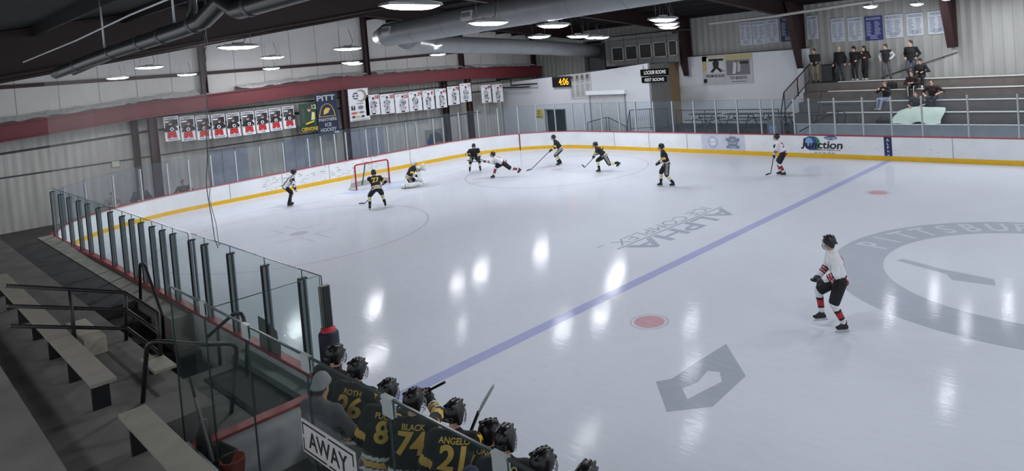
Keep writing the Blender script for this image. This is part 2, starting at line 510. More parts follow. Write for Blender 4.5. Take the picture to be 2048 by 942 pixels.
# seam and the red gate post in the far corner
a = math.radians(133)
ca, sa = math.cos(a), math.sin(a)
mb = MB()
mb.obox((-17.5 + 5.985 * ca, 20.1 + 5.985 * sa, 0.53), (-sa * .035, ca * .035, 0), (ca * .015, sa * .015, 0), (0, 0, .53))
o = mb.build('gate_post', mat('gate_red', (120, 40, 46), 0.5), boards); o.matrix_parent_inverse = Matrix.Translation((23.5, -13, 0)); o['label'] = 'dark red gate strip in the boards'
for k, v in [(0, x) for x in (-15.2, -12.7, -10.2, -7.6, -5.1, -2.55, 2.5)] + [(1, y) for y in (7.6, 10.1, 12.6, 15.1, 17.6)]:
    mb = MB()
    if k == 0: mb.box(v - .008, v + .008, 26.088, 26.1, 0.2, 1.03)
    else: mb.box(-23.5, -23.488, v - .008, v + .008, 0.2, 1.03)
    o = mb.build('panel_seam', GREYP, boards); o.matrix_parent_inverse = Matrix.Translation((23.5, -13, 0))
scuff = MB(); rnd = random.Random(4)
for k in range(150):
    y = rnd.uniform(9.0, 15.6); z = min(max(rnd.gauss(0.55, 0.17), .25), .95)
    scuff.box(-23.499, -23.4975, y, y + rnd.uniform(.03, .16), z, z + rnd.uniform(.006, .022))
for k in range(60):
    x = rnd.uniform(-13, 2); z = rnd.uniform(.25, .6)
    scuff.box(x, x + rnd.uniform(.03, .12), 26.0975, 26.099, z, z + rnd.uniform(.005, .015))
o = scuff.build('puck_marks', GREYP, boards); o.matrix_parent_inverse = Matrix.Translation((23.5, -13, 0)); o['kind'] = 'stuff'

# low boards of the bench, no glass
BENCH_P = [((0.9, 0.0), (0, -1)), ((XR, 0.0), (0, -1))]
bb = empty('bench_boards', (0.9, 0, 0), 0, 'low white boards with red cap along the players bench', 'rink boards')
for name, offs, m in (('panel', [(0, 0.0), (0.11, 0.0), (0.11, 1.03), (0, 1.03)], WHITE_B),
                      ('kickplate', [(-0.016, 0.0), (0.005, 0.0), (0.005, 0.2), (-0.016, 0.2)], YELLOW_B),
                      ('cap_rail', [(-0.02, 1.03), (0.14, 1.03), (0.14, 1.07), (-0.02, 1.07)], RED_B)):
    mb = MB(); mb.ribbon(BENCH_P, offs); o = mb.build(name, m, bb); o.matrix_parent_inverse = Matrix.Translation((-0.9, 0, 0))

# ---- advertisements on the far boards (flat prints)
AD_BG = mat('ad_pale_blue', (196, 201, 214), 0.4)
AD_BLK = mat('ad_black', (22, 24, 28), 0.4)
AD_BLUE = mat('ad_blue', (44, 72, 132), 0.4)
AD_GREEN = mat('ad_green', (62, 122, 84), 0.4)
AD_LB = mat('ad_light_blue', (126, 164, 206), 0.4)
AD_GREY = mat('ad_grey', (120, 128, 146), 0.4)
AD_WHITE = mat('ad_white', (226, 229, 234), 0.4)
AD_ORANGE = mat('ad_orange', (208, 160, 140), 0.4)
ADM = [AD_BG, AD_BLK, AD_BLUE, AD_GREEN, AD_LB, AD_GREY, AD_WHITE, AD_ORANGE]
def far_ad(name, x0, z0, wd, ht, draw, label):
    sh = Sheet((x0, 26.097, z0), (1, 0, 0), (0, 0, 1), (0, -1, 0)); sh.step = 0.002
    draw(sh, wd, ht)
    return tag(sh.mb.build(name, ADM), label, 'advertisement')
def ad_badges(s, W, H):
    s.rect(0, 0, W, H, 0)
    s.ell(W * .27, H * .5, .30, .30, 4); s.ell(W * .27, H * .5, .27, .27, 0); s.ell(W * .27, H * .5, .22, .22, 4); s.ell(W * .27, H * .5, .19, .19, 6)
    s.text('SPORTS', W * .27, H * .5, .10, 7)
    kx, kz = W * .73, H * .5
    s.poly([(kx - .36, kz - .30), (kx + .36, kz - .30), (kx + .36, kz - .16), (kx + .24, kz - .16), (kx + .30, kz + .08), (kx + .38, kz + .08), (kx + .38, kz + .22), (kx + .18, kz + .22), (kx + .18, kz + .30),
            (kx - .18, kz + .30), (kx - .18, kz + .22), (kx - .38, kz + .22), (kx - .38, kz + .08), (kx - .30, kz + .08), (kx - .24, kz - .16), (kx - .36, kz - .16)], 5)
    s.text('ICE', kx, kz + .14, .11, 0); s.text('HOCKEY', kx, kz - .03, .09, 0); s.text('LEAGUE', kx, kz - .23, .08, 0)
far_ad('board_advertisement', -9.30, 0.21, 2.50, 0.80, ad_badges, 'pale blue board advertisement with round badge and keystone badge')
def ad_junction(s, W, H):
    s.rect(0, 0, W, H, 6)
    s.ell(.98, .47, .30, .33, 3, 28); s.ell(.82, .47, .32, .33, 2, 28); s.ell(.76, .53, .18, .2, 4)
    s.text('J', .42, .45, .52, 1, bold=.035, slant=.18); s.text('unction', 1.42, .40, .34, 1, w=1.72, bold=.04, slant=.15)
    s.text('CLIMATE CONTROL, INC.', 1.6, .17, .075, 1, w=1.25, bold=.01)
    s.ell(1.78, .74, .30, .095, 2); s.text('Carrier', 1.78, .74, .12, 6, slant=.2, bold=.005)
    for i in range(5): s.rect(1.0 + i * .2, .02 + .01 * (i % 2), 1.12 + i * .2, .05, 5)
far_ad('board_advertisement', -4.25, 0.205, 2.35, 0.82, ad_junction, 'white board advertisement with blue green globe and black Junction lettering')
def ad_alpha(s, W, H):
    s.rect(0, 0, W, H, 2)
    s.rect(0, .3, W, H, 8)
    for i, c in enumerate('ALPHA'): s.text(c, W / 2, H - .13 - i * .165, .12 - .008 * i, 6, bold=.03)
ADM.append(mat('ad_navy', (32, 44, 86), 0.4))
far_ad('blue_line_sticker', -0.16, 0.0, 0.32, 1.03, ad_alpha, 'narrow dark blue strip lettered ALPHA on the boards at the blue line')

# ------------------------------------------------------------------ glass on the boards
def pane_thing(name, p, q, nrm, z0, z1, zp, gm, pm, label, group, post_at='p', pw=0.045, po=0.06):
    """one pane from p to q (plan), its post standing at p"""
    p, q = Vector((p[0], p[1], 0)), Vector((q[0], q[1], 0)); d = (q - p); L = d.length; d.normalize()
    n = Vector((nrm[0], nrm[1], 0))
    t = empty(name, p, 0, label, 'glass pane', group)
    mb = MB()
    c = d * (L / 2) + n * po + Vector((0, 0, (z0 + z1) / 2))
    mb.obox(c, d * (L / 2 - .006), n * .006, (0, 0, (z1 - z0) / 2))
    mb.build('pane', gm, t)
    mb = MB()
    mb.obox(Vector((0, 0, z1 + .004)) + d * (L / 2) + n * po, d * (L / 2 - .006), n * .007, (0, 0, .005))
    mb.obox(Vector((0, 0, (z0 + z1) / 2)) + d * (L - .004) + n * po, d * .004, n * .007, (0, 0, (z1 - z0) / 2))
    mb.build('edge', EDGE, t)
    mb = MB()
    if zp:
        mb.obox(n * (po - .03) + Vector((0, 0, (z0 + zp) / 2)), d * pw / 2, n * .012, (0, 0, (zp - z0) / 2), 0)
        mb.obox(n * (po + .035) + Vector((0, 0, (z0 + zp) / 2)), d * pw / 2, n * .02, (0, 0, (zp - z0) / 2), 0)
        mb.obox(n * (po + .064) + Vector((0, 0, (z0 + zp) / 2)), d * pw / 4, n * .008, (0, 0, (zp - z0) / 2), 1)
        mb.obox(n * po + Vector((0, 0, zp + .012)), d * pw / 2, n * .06, (0, 0, .012), 1)
        mb.build('post', pm, t)
    return t
FAR_POSTS = [XR, 12.0, 10.2, 8.4, 6.6, 4.8, 3.1, 1.40, 0.19, -1.0, -2.25, -3.42, -4.17, -5.21, -5.86, -7.14, -8.36, -9.68, -11.04, -12.3, -13.55, -14.75, -16.08, -17.43]
pts = [((x, 26.1), (0, 1)) for x in FAR_POSTS]
for a in (98, 110, 122, 133, 145, 157, 169):
    a = math.radians(a); pts.append(((-17.5 + R6 * math.cos(a), 20.1 + R6 * math.sin(a)), (math.cos(a), math.sin(a))))
n_far = len(pts)
for y in (20.1, 19.4, 18.2, 17.5, 16.25, 15.6, 14.93, 13.72, 13.08, 12.3, 11.6, 10.3, 9.14, 8.0, 6.9, 5.95):
    pts.append(((-23.5, y), (-1, 0)))
for a in (189, 200, 212, 226, 240, 254):
    a = math.radians(a); pts.append(((-17.5 + R6 * math.cos(a), 6.0 + R6 * math.sin(a)), (math.cos(a), math.sin(a))))
POST_M = [ALU, mat('post_silver', (198, 200, 202), 0.4, 0.3)]
for i in range(len(pts) - 1):
    (p, n), (q, n2) = pts[i], pts[i + 1]
    nn = Vector((n[0] + n2[0], n[1] + n2[1])).normalized()
    if i < 23: lab, g = 'tall glass pane with silver post on the long boards below the bleachers and white wall', 'glass panes on the long boards'
    elif p[1] > 20.2: lab, g = 'tall glass pane with silver post on the curved corner boards by the dark doorway', 'glass panes in the corner by the doorway'
    elif p[1] > 5.9: lab, g = 'tall glass pane with silver post on the boards behind the goal', 'glass panes behind the goal'
    else: lab, g = 'tall glass pane with silver post in the corner by the seated people', 'glass panes in the corner by the seated people'
    pane_thing('glass_pane', p, q, nn, 1.07 * min(board_h(p), board_h(q)), 2.75 if i < n_far else float(np.interp(p[1], [0, 4, 9, 14, 20], [2.2, 2.3, 2.5, 2.66, 2.72])), 2.74 if i < n_far else float(np.interp(p[1], [0, 4, 9, 14, 20], [2.1, 2.2, 2.4, 2.5, 2.55])), GLASS_FAR, POST_M, lab, g, pw=0.05)
NEAR_POSTS = [-17.5, -16.3, -15.1, -13.9, -12.85, -11.65, -10.47, -9.39, -8.60, -7.86, -7.05, -6.34, -5.66, -4.73]
NEAR_M = [mat('post_grey', (120, 124, 128), 0.35, 0.5), BLACKM]
for i in range(len(NEAR_POSTS) - 1):
    pane_thing('glass_pane', (NEAR_POSTS[i], 0), (NEAR_POSTS[i + 1], 0), (0, -1), 1.0, 2.58, 2.45, GLASS_NEAR, NEAR_M,
               'clear glass pane with dark post on the boards beside the concrete stairs', 'glass panes beside the stairs', pw=0.065)
NP2 = [-4.56, -3.86, -2.61, -1.18, 0.13, 0.74]
for i in range(len(NP2) - 1):
    lab = ['narrow clear glass pane just past the gap in the near glass', 'clear glass pane behind the curved stair handrail', 'clear glass pane above the dark door mat, next to the curved handrail',
           'clear glass pane with a grey paper sheet taped low on it', 'narrow clear end pane beside the dark padded post at the bench'][i]
    t = pane_thing('glass_pane', (NP2[i], 0), (NP2[i + 1], 0), (0, -1), 1.0, 2.60, 2.46, GLASS_NEAR, NEAR_M, lab, None, pw=0.085)
    if i == 4:
        mb = MB()
        mb.box(0.60, 0.68, -0.11, 0.02, 1.0, 2.47, 0); mb.box(0.56, 0.60, -0.10, -0.02, 1.0, 2.45, 1); mb.box(.68, .70, -.1, 0, 1.0, 2.47, 1)
        mb.build('end_post', [mat('post_cream', (150, 148, 142), .5), BLACKM], t)
sh = Sheet((-1.62, -0.085, 1.02), (1, 0, 0.02), (0, 0, 1), (0, -1, 0))
sh.poly([(0, 0), (.80, .03), (.84, .22), (.76, .25), (.74, .42), (.40, .53), (.03, .55)], 0)
tag(sh.mb.build('paper_sheet', mat('grey_paper', (112, 116, 114), .8)), 'torn grey paper sheet taped to the glass by the bench door', 'paper')
# padded post end
pad = empty('post_pad', (0.80, -0.06, 1.07), 0, 'dark navy foam pad wrapped on the glass end post by the bench', 'pad')
mb = MB(); mb.lathe([(0.0, 0.0), (.13, 0.0), (.14, .03), (.14, .72), (.12, .75), (.07, .75)], n=18); mb.build('foam_sleeve', mat('navy_pad', (30, 32, 52), .6), pad)
mb = MB(); mb.lathe([(.105, .735), (.10, .80), (.0, .82)], n=18); mb.build('foam_core', mat('pad_red', (196, 58, 66), .6), pad, loc=(0, 0, 0))
# ------------------------------------------------------------------ building shell
mb = MB(); mb.box(-30, XR, 26.2, 34, -0.15, -0.01); mb.box(-30, -23.61, -6, 26.2, -0.15, -0.01); mb.box(-23.61, -15, -6, 0, -0.16, -0.012)
struct(mb.build('floor_concourse', CONC_D))
mb = MB(); mb.box(-27.2, -27.0, -6, 34, 0.0, 4.7)
struct(mb.build('wall_end', CORR_END))
mb = MB(); mb.box(-27.2, -27.02, -6, 34, 4.7, 10)
for y in np.arange(-4, 34, 1.52): mb.box(-27.02, -27.012, y, y + .02, 4.7, 10, 1)
wu = struct(mb.build('wall_end_insulation', [INSUL, GREYP]))
def girt(name, segs, m=MAROON_D):
    mb = MB()
    for p, q, w, h in segs: mb.bar(p, q, w, h)
    return struct(mb.build(name, m))
girt('trim_1', [((-26.98, -6, 6.12), (-26.98, 8.1, 6.22), .12, .17), ((-26.98, 8.1, 6.22), (-26.98, 17.4, 6.36), .12, .17), ((-26.98, 17.4, 6.36), (-26.98, 34, 6.85), .12, .17)])
girt('trim_2', [((-26.98, -6, 2.3), (-26.98, 5.4, 2.4), .05, .05), ((-26.98, 5.4, 2.4), (-26.98, 15, 2.45), .05, .05), ((-26.98, 15, 2.45), (-26.98, 26, 2.3), .05, .05)], DARKP)
girt('trim_3', [((-26.98, -6, 3.1), (-26.98, 5.4, 3.62), .06, .09), ((-26.98, 5.4, 3.62), (-26.98, 28, 3.75), .06, .09)], DARKP)
girt('trim_4', [((-26.98, -6, 3.9), (-26.98, 5.4, 4.25), .06, .07), ((-26.98, 5.4, 4.25), (-26.98, 28, 4.35), .06, .07)], DARKP)
# long beam in front of the end wall, pieces meeting at the columns
BEAM = [(-6.0, 3.45), (-2.0, 3.75), (5.3, 4.30), (15.05, 4.76), (24.2, 4.72), (31.3, 4.43)]
for (y0, z0), (y1, z1) in zip(BEAM[:-1], BEAM[1:]):
    mb = MB()
    mb.bar((-26.0, y0, z0 + .36), (-26.0, y1, z1 + .36), .06, .64)
    mb.bar((-26.0, y0, z0 + .03), (-26.0, y1, z1 + .03), .30, .06); mb.bar((-26.0, y0, z0 + .70), (-26.0, y1, z1 + .70), .30, .06)
    struct(mb.build('beam_end', MAROON))
def hcol(name, x, y, z0, z1, d, wd, m=MAROON, tilt=0.0):
    mb = MB()
    mb.box(-wd / 2, wd / 2, -d / 2, -d / 2 + .03, z0, z1); mb.box(-wd / 2, wd / 2, d / 2 - .03, d / 2, z0, z1)
    mb.box(-.015, .015, -d / 2, d / 2, z0, z1)
    mb.box(-wd / 2 - .05, wd / 2 + .05, -d / 2 - .05, d / 2 + .05, z0, z0 + .03)
    return struct(mb.build(name, m, loc=(x, y, 0)))
for k, (y, z1) in enumerate(((5.35, 4.32), (15.15, 4.78), (24.25, 4.74))):
    hcol('column', -26.0, y, 0, z1, .34, .3, MAROON_D)
hcol('column', -26.75, 4.80, 0, 4.2, .24, .24, MAROON_D)
hcol('column', -26.6, 22.75, 0, 4.7, .3, .3, MAROON_D)
for y in (8.05, 17.3, 24.5, 31.3):
    hcol('column', -26.78, y, 5.2, 9.5, .28, .26, MAROON_D)
# sagging foil wrap along the top of the beam
def foil(y0, y1):
    mb = MB(); rnd = random.Random(int(y0 * 10) + 3); n = int((y1 - y0) / .22)
    sec = 5; vs = []; fs = []
    zb = lambda y: np.interp(y, [b[0] for b in BEAM], [b[1] for b in BEAM]) + .74
    for i in range(n + 1):
        y = y0 + (y1 - y0) * i / n
        for k in range(sec):
            u = k / (sec - 1)
            vs.append((-26.9 + .82 * u + rnd.uniform(-.03, .03), y, zb(y) + .24 - .20 * u ** 1.5 + rnd.uniform(-.05, .05)))
    for i in range(n):
        for k in range(sec - 1): fs.append((i * sec + k, i * sec + k + 1, (i + 1) * sec + k + 1, (i + 1) * sec + k))
    mb.add(vs, fs, 0, True)
    return mb
for a, b, lab in ((-5.5, 7.6, 'crumpled silver insulation wrap lying along the maroon beam at its near end'), (9.6, 16.9, 'crumpled silver insulation wrap lying along the maroon beam above the team banner'),
                  (17.6, 24.2, 'crumpled silver insulation wrap lying along the maroon beam above the white banners'), (24.8, 31.0, 'crumpled silver insulation wrap lying along the maroon beam behind the clock')):
    tag(foil(a, b).build('insulation_wrap', FOIL), lab, 'insulation')

# far side: white block with dark doorway, recess, tall white wall, corrugated wall above
def wall_xz(name, x0, x1, z0f, z1f, y0, y1, m, kind=True):
    mb = MB()
    vs = [(x0, y, z) for y in (y0, y1) for z in (z0f[0], z1f[0])] + [(x1, y, z) for y in (y0, y1) for z in (z0f[1], z1f[1])]
    mb.add(vs, [(0, 1, 3, 2), (4, 6, 7, 5), (0, 4, 5, 1), (2, 3, 7, 6), (0, 2, 6, 4), (1, 5, 7, 3)])
    o = mb.build(name, m); struct(o); return o
zt = lambda x: np.interp(x, [-26.9, -18, -13.8], [4.15, 4.58, 4.88])
mb = MB()
def wpiece(x0, x1, z0, z1a=None, z1b=None):
    a = zt(x0) if z1a is None else z1a; b = zt(x1) if z1b is None else z1b
    vs = [(x, y, z) for x, zz in ((x0, a), (x1, b)) for y in (28.0, 28.2) for z in (z0, zz)]
    mb.add(vs, [(0, 1, 3, 2), (4, 6, 7, 5), (0, 4, 5, 1), (2, 3, 7, 6), (0, 2, 6, 4), (1, 5, 7, 3)])
wpiece(-26.9, -22.65, 0); wpiece(-22.65, -20.75, 2.2); wpiece(-20.75, -18.3, 0); wpiece(-18.3, -13.8, 0)
struct(mb.build('wall_block', mat('block_white', (196, 198, 203), .55, var=.025, scale=.7)))
mb = MB(); mb.add([(-26.9, 28.2, 4.14), (-13.97, 28.2, 4.8), (-13.97, 31.3, 4.8), (-26.9, 31.3, 4.14)], [(0, 1, 2, 3)])
struct(mb.build('ceiling_block', DARKP))
mb = MB(); mb.box(-23.4, -20.0, 30.2, 30.3, 0, 3); mb.box(-23.4, -23.3, 28.2, 30.2, 0, 3); mb.box(-20.1, -20.0, 28.2, 30.2, 0, 3)
struct(mb.build('wall_doorway_back', DARKP))
mb = MB()
for x in (-22.68, -20.78): mb.box(x, x + .06, 27.97, 28.0, 0, 2.26)
mb.box(-22.68, -20.72, 27.97, 28.0, 2.2, 2.26); mb.box(-21.70, -21.66, 27.98, 28.01, 0, 2.2)
struct(mb.build('door_1', GREYP))
# roll-up shutter with its box
du = empty('roll_up_shutter', (-17.0, 28.0, 0), 0, 'pale closed roll-up shutter in the white wall behind the stair rails', 'shutter')
mb = MB()
for i in range(30): mb.box(-1.45, 1.3, -.03, 0, i * .103, i * .103 + .098)
mb.build('curtain', mat('shutter_grey', (188, 189, 190), .5), du)
mb = MB(); mb.bbox(-1.6, 1.5, -.28, 0, 3.12, 3.38, .02); mb.build('housing', WHITEP, du)
mb = MB(); mb.box(-1.52, -1.45, -.06, 0, 0, 3.12); mb.box(1.3, 1.37, -.06, 0, 0, 3.12); mb.build('guide_rail', GREYP, du)
# white wall below, corrugated wall above
mb = MB(); mb.box(-14.3, -5.55, 31.2, 31.4, 0, 5.04); mb.box(-5.62, -5.55, 31.4, 31.6, 0, 5.04)
struct(mb.build('wall_far', WHITEP))
mb = MB(); mb.box(-30, XR, 31.6, 31.8, 0, 9.6)
struct(mb.build('wall_far_upper', CORR_FAR))
mb = MB(); mb.box(-14.0, -5.55, 31.15, 31.6, 5.04, 5.09)
struct(mb.build('trim_5', DARKP))
mb = MB(); mb.box(-13.97, -13.8, 28.2, 30.2, 0, 4.8, 0); mb.box(-13.97, -13.79, 30.2, 31.2, 0, 4.8, 1)
struct(mb.build('wall_recess', [mat('recess_grey', (140, 138, 136), .6), mat('recess_tan', (150, 128, 92), .6)]))

# rigid frames and roof
def zr(y): return 6.27 + .158 * y if y <= 14 else 8.48 - .105 * (y - 14)
for k, fx in enumerate((-21.0, -13.5, -6.0)):
    mb = MB(); ys = [-9, -4, 0, 3, 6, 9, 12, 14, 16, 19, 22, 25, 28, 30.6]
    for a, b in zip(ys[:-1], ys[1:]):
        mb.bar((fx, a, zr(a) + .42), (fx, b, zr(b) + .42), .03, .82)
        mb.bar((fx, a, zr(a) + .02), (fx, b, zr(b) + .02), .28, .045); mb.bar((fx, a, zr(a) + .82), (fx, b, zr(b) + .82), .28, .045)
    struct(mb.build('beam_frame', FRAME_D))
mb = MB()
mb.add([(-30, -9, zr(-9) + .86), (XR, -9, zr(-9) + .86), (XR, 14, zr(14) + .86), (-30, 14, zr(14) + .86), (-30, 34, zr(34) + .86), (XR, 34, zr(34) + .86)], [(0, 1, 2, 3), (3, 2, 5, 4)])
for y in np.arange(-8, 34, 1.5):
    mb.box(-30, XR, y, y + .07, zr(y) + .68, zr(y) + .86)
struct(mb.build('ceiling', ROOF))
# tapered far columns (deep at the haunch)
def taper_col(fx, zb, name='column_frame'):
    mb = MB()
    pr = [(31.45, zb), (31.45, zr(31) + .9), (29.6, zr(29.6) + .75), (29.9, zr(29.9) + .05), (30.95, zb)]
    mb.add([(fx - .02, y, z) for y, z in pr] + [(fx + .02, y, z) for y, z in pr], [(0, 1, 2, 3, 4), (9, 8, 7, 6, 5)] + [(i, (i + 1) % 5, 5 + (i + 1) % 5, 5 + i) for i in range(5)])
    mb.bar((fx, 30.95, zb), (fx, 29.9, zr(29.9) + .05), .34, .04); mb.bar((fx, 31.47, zb), (fx, 31.47, zr(31) + .9), .34, .04, up=(0, 1, 0))
    return struct(mb.build(name, MAROON_D))
taper_col(-13.1, 3.9); taper_col(-5.85, 4.0); taper_col(1.5, 4.6)
mb = MB(); mb.box(-6.02, -5.68, 30.96, 31.2, 0, 4.0); struct(mb.build('column_white', WHITEP))
# upper press box
pbx = empty('press_box', (-16, 29.6, 4.8), 0, 'grey panelled press box with five dark windows above the white wall', 'press box')
mb = MB(); mb.box(-18.6, -12.9, 30.0, 30.1, 4.78, 6.75); mb.box(-18.6, -18.5, 30.1, 31.5, 4.78, 6.75); mb.box(-18.6, -12.9, 30, 31.5, 6.7, 6.75)
for x in (-18.2, -17.02, -15.98, -14.88, -13.72): mb.box(x - .012, x + .012, 29.985, 30.0, 4.8, 6.72, 1)
mb.box(-18.6, -12.9, 29.98, 30.0, 4.78, 4.84, 1); mb.box(-18.6, -12.9, 29.98, 30.0, 6.42, 6.45, 1)
o = mb.build('wall_panel', [mat('panel_grey', (112, 112, 110), .6), mat('panel_joint', (66, 66, 66), .6)], pbx); o.matrix_parent_inverse = Matrix.Translation((16, -29.6, -4.8))
for i, x in enumerate((-18.03, -16.92, -15.80, -14.70, -13.6)):
    x1 = x + (.95 if i < 4 else .62)
    mb = MB(); z0, z1 = 5.12 + .02 * i, 6.02 + .03 * i
    mb.box(x, x + .05, 29.95, 30, z0, z1); mb.box(x1 - .05, x1, 29.95, 30, z0, z1); mb.box(x, x1, 29.95, 30, z0, z0 + .05); mb.box(x, x1, 29.95, 30, z1 - .05, z1)
    o = mb.build('window_frame', mat('frame_grey', (176, 176, 172), .5), pbx); o.matrix_parent_inverse = Matrix.Translation((16, -29.6, -4.8))
    mb = MB(); mb.box(x + .05, x1 - .05, 29.975, 29.99, z0 + .05, z1 - .05)
    g = mb.build('pane', mat('dark_window', (46, 48, 46), .12), o)
mb = MB(); mb.box(-20.4, -18.7, 30.0, 31.4, 4.6, 6.4); mb.box(-20.4, -20.1, 29.9, 31.4, 4.6, 6.6, 0)
struct(mb.build('wall_dark_bay', DARKP))

# ------------------------------------------------------------------ ducts and pipes
def tube_thing(name, pts, r, m, label, cat, n=16, rings=0.0):
    mb = MB(); mb.tube(pts, r, n)
    o = mb.build(name, m); tag(o, label, cat)
    return o
d1 = empty('air_duct', (-6, 10.3, 7.05), 0, 'large grey round air duct hung below the roof along the rink', 'duct')
mb = MB(); pts = [(x, 10.3 - .02 * (x + 14), 6.95 + .012 * (x + 14)) for x in np.linspace(-13.2, 10, 24)]; pts = [(-13.9, 10.3, 6.92)] + pts
mb.tube(pts, [.30] + [.45] * 24, 24)
for p in pts[1::2]: mb.tube([(p[0] - .02, p[1], p[2]), (p[0] + .02, p[1], p[2])], .457, 24)
o = mb.build('duct_pipe', DUCTM, d1); o.matrix_parent_inverse = Matrix.Translation((6, -10.3, -7.05))
for x in (-12.6, -7.6, -2.0, 3):
    mb = MB(); y = 10.3 - .02 * (x + 14); z = 6.95 + .012 * (x + 14)
    ca, sa = math.cos(math.radians(-15)), math.sin(math.radians(-15))
    yy, zz = y - .46 * ca, z - .46 * sa
    mb.obox((x, yy, zz), (.27, 0, 0), (0, .03 * ca, .03 * sa), (0, -.15 * sa, .15 * ca), 0)
    for k in range(4): mb.obox((x - .18 + k * .12, yy - .035, zz), (.045, 0, 0), (0, .01, 0), (0, 0, .1), 1)
    o = mb.build('vent_register', [mat('register_white', (206, 208, 206), .5), mat('register_dark', (96, 102, 104), .6)], d1); o.matrix_parent_inverse = Matrix.Translation((6, -10.3, -7.05)); o['label'] = 'white rectangular air register on the duct'
bp = [(-12.6, 10.7, 6.78), (-14.2, 12.0, 6.74), (-16.0, 14.2, 6.70), (-17.6, 17.5, 6.62), (-18.6, 21.5, 6.48), (-19.0, 25, 6.28), (-19.2, 28.2, 6.02), (-19.3, 29.85, 5.87)]
mb = MB(); mb.tube(bp, .43, 24)
for i in range(1, len(bp) - 1): mb.tube([tuple(Vector(bp[i]) - Vector((0, .03, 0))), tuple(Vector(bp[i]) + Vector((0, .03, 0)))], .437, 24)
tag(mb.build('air_duct', DUCTM), 'grey round branch duct bending across to the dark bay by the press box', 'duct')
# dark flexible pipes close to the near roof edge
PIPE_D = mat('pipe_black_rubber', (34, 36, 37), 0.35, var=0.2)
pp = [(-4.2, -2.0, 5.86), (-1.65, -2.0, 5.955), (-.1, -2.0, 6.0), (1.02, -2.0, 6.02), (2.2, -2.0, 6.05), (2.75, -2.0, 6.08), (3.1, -2.0, 6.17), (3.28, -2.0, 6.22), (3.46, -2.0, 6.15), (3.62, -2.0, 6.09), (4.75, -2.0, 6.10), (6.5, -2.0, 6.12)]
pm = []
for i in range(len(pp) - 1):
    for k in range(4): pm.append(tuple(Vector(pp[i]).lerp(Vector(pp[i + 1]), k / 4)))
dp = empty('roof_pipe', (1, -2, 6.0), 0, 'thick dark pipe with a raised bend hung under the roof edge', 'pipe')
PINV = Matrix.Translation((-1, 2, -6.0))
mb = MB(); mb.tube(pm, .088, 14); o = mb.build('pipe_run', PIPE_D, dp); o.matrix_parent_inverse = PINV
for x in (-2.6, -.6, .7, 1.5, 2.5, 3.9, 5.1):
    mb = MB(); z = np.interp(x, [p[0] for p in pp], [p[2] for p in pp]); mb.tube([(x - .03, -2, z), (x + .03, -2, z)], .096, 14)
    o = mb.build('pipe_band', STEEL, dp); o.matrix_parent_inverse = PINV
for x in (-1.0, 1.9, 4.4):
    mb = MB(); z = np.interp(x, [p[0] for p in pp], [p[2] for p in pp]); mb.tube([(x, -2, z + .09), (x, -2, 6.80)], .012, 6)
    o = mb.build('hanger_rod', ALU, dp); o.matrix_parent_inverse = PINV
tube_thing('roof_pipe', [(-4.2, -1.75, 5.86), (-1.6, -1.75, 6.0), (.3, -1.75, 6.06), (1.5, -1.75, 6.12), (1.75, -1.75, 6.3), (1.75, -1.75, 6.82)], .05, PIPE_D, 'thinner dark pipe running beside the thick roof pipe', 'pipe', 10)
tube_thing('conduit_pipe', [(-3.0, -2.6, 6.02), (.4, -2.6, 6.08), (2.6, -2.6, 6.15), (6, -2.6, 6.2)], .010, ALU, 'thin pale conduit crossing below the dark roof', 'pipe', 6)
tube_thing('conduit_pipe', [(-9.6, 28.2, 6.82), (-5.9, 28.2, 6.83), (-1.8, 28.2, 7.0), (4, 28.2, 7.15)], .075, mat('pale_pipe', (178, 178, 174), .5), 'pale pipe running high along the far wall in front of the banners', 'pipe', 8)
tube_thing('pipe_bracket', [(-26.98, 27.6, 3.87), (-24.2, 27.6, 3.82), (-23.5, 27.6, 3.86)], .045, BLACKM, 'black pipe elbow low under the maroon beam near the clock', 'pipe', 8)
tube_thing('pipe_bracket', [(-26.98, 27.7, 4.45), (-25.5, 27.7, 4.44), (-25.5, 27.7, 3.98), (-22.9, 27.7, 4.02)], .055, BLACKM, 'black pipe bracket with an upright leg near the clock', 'pipe', 8)

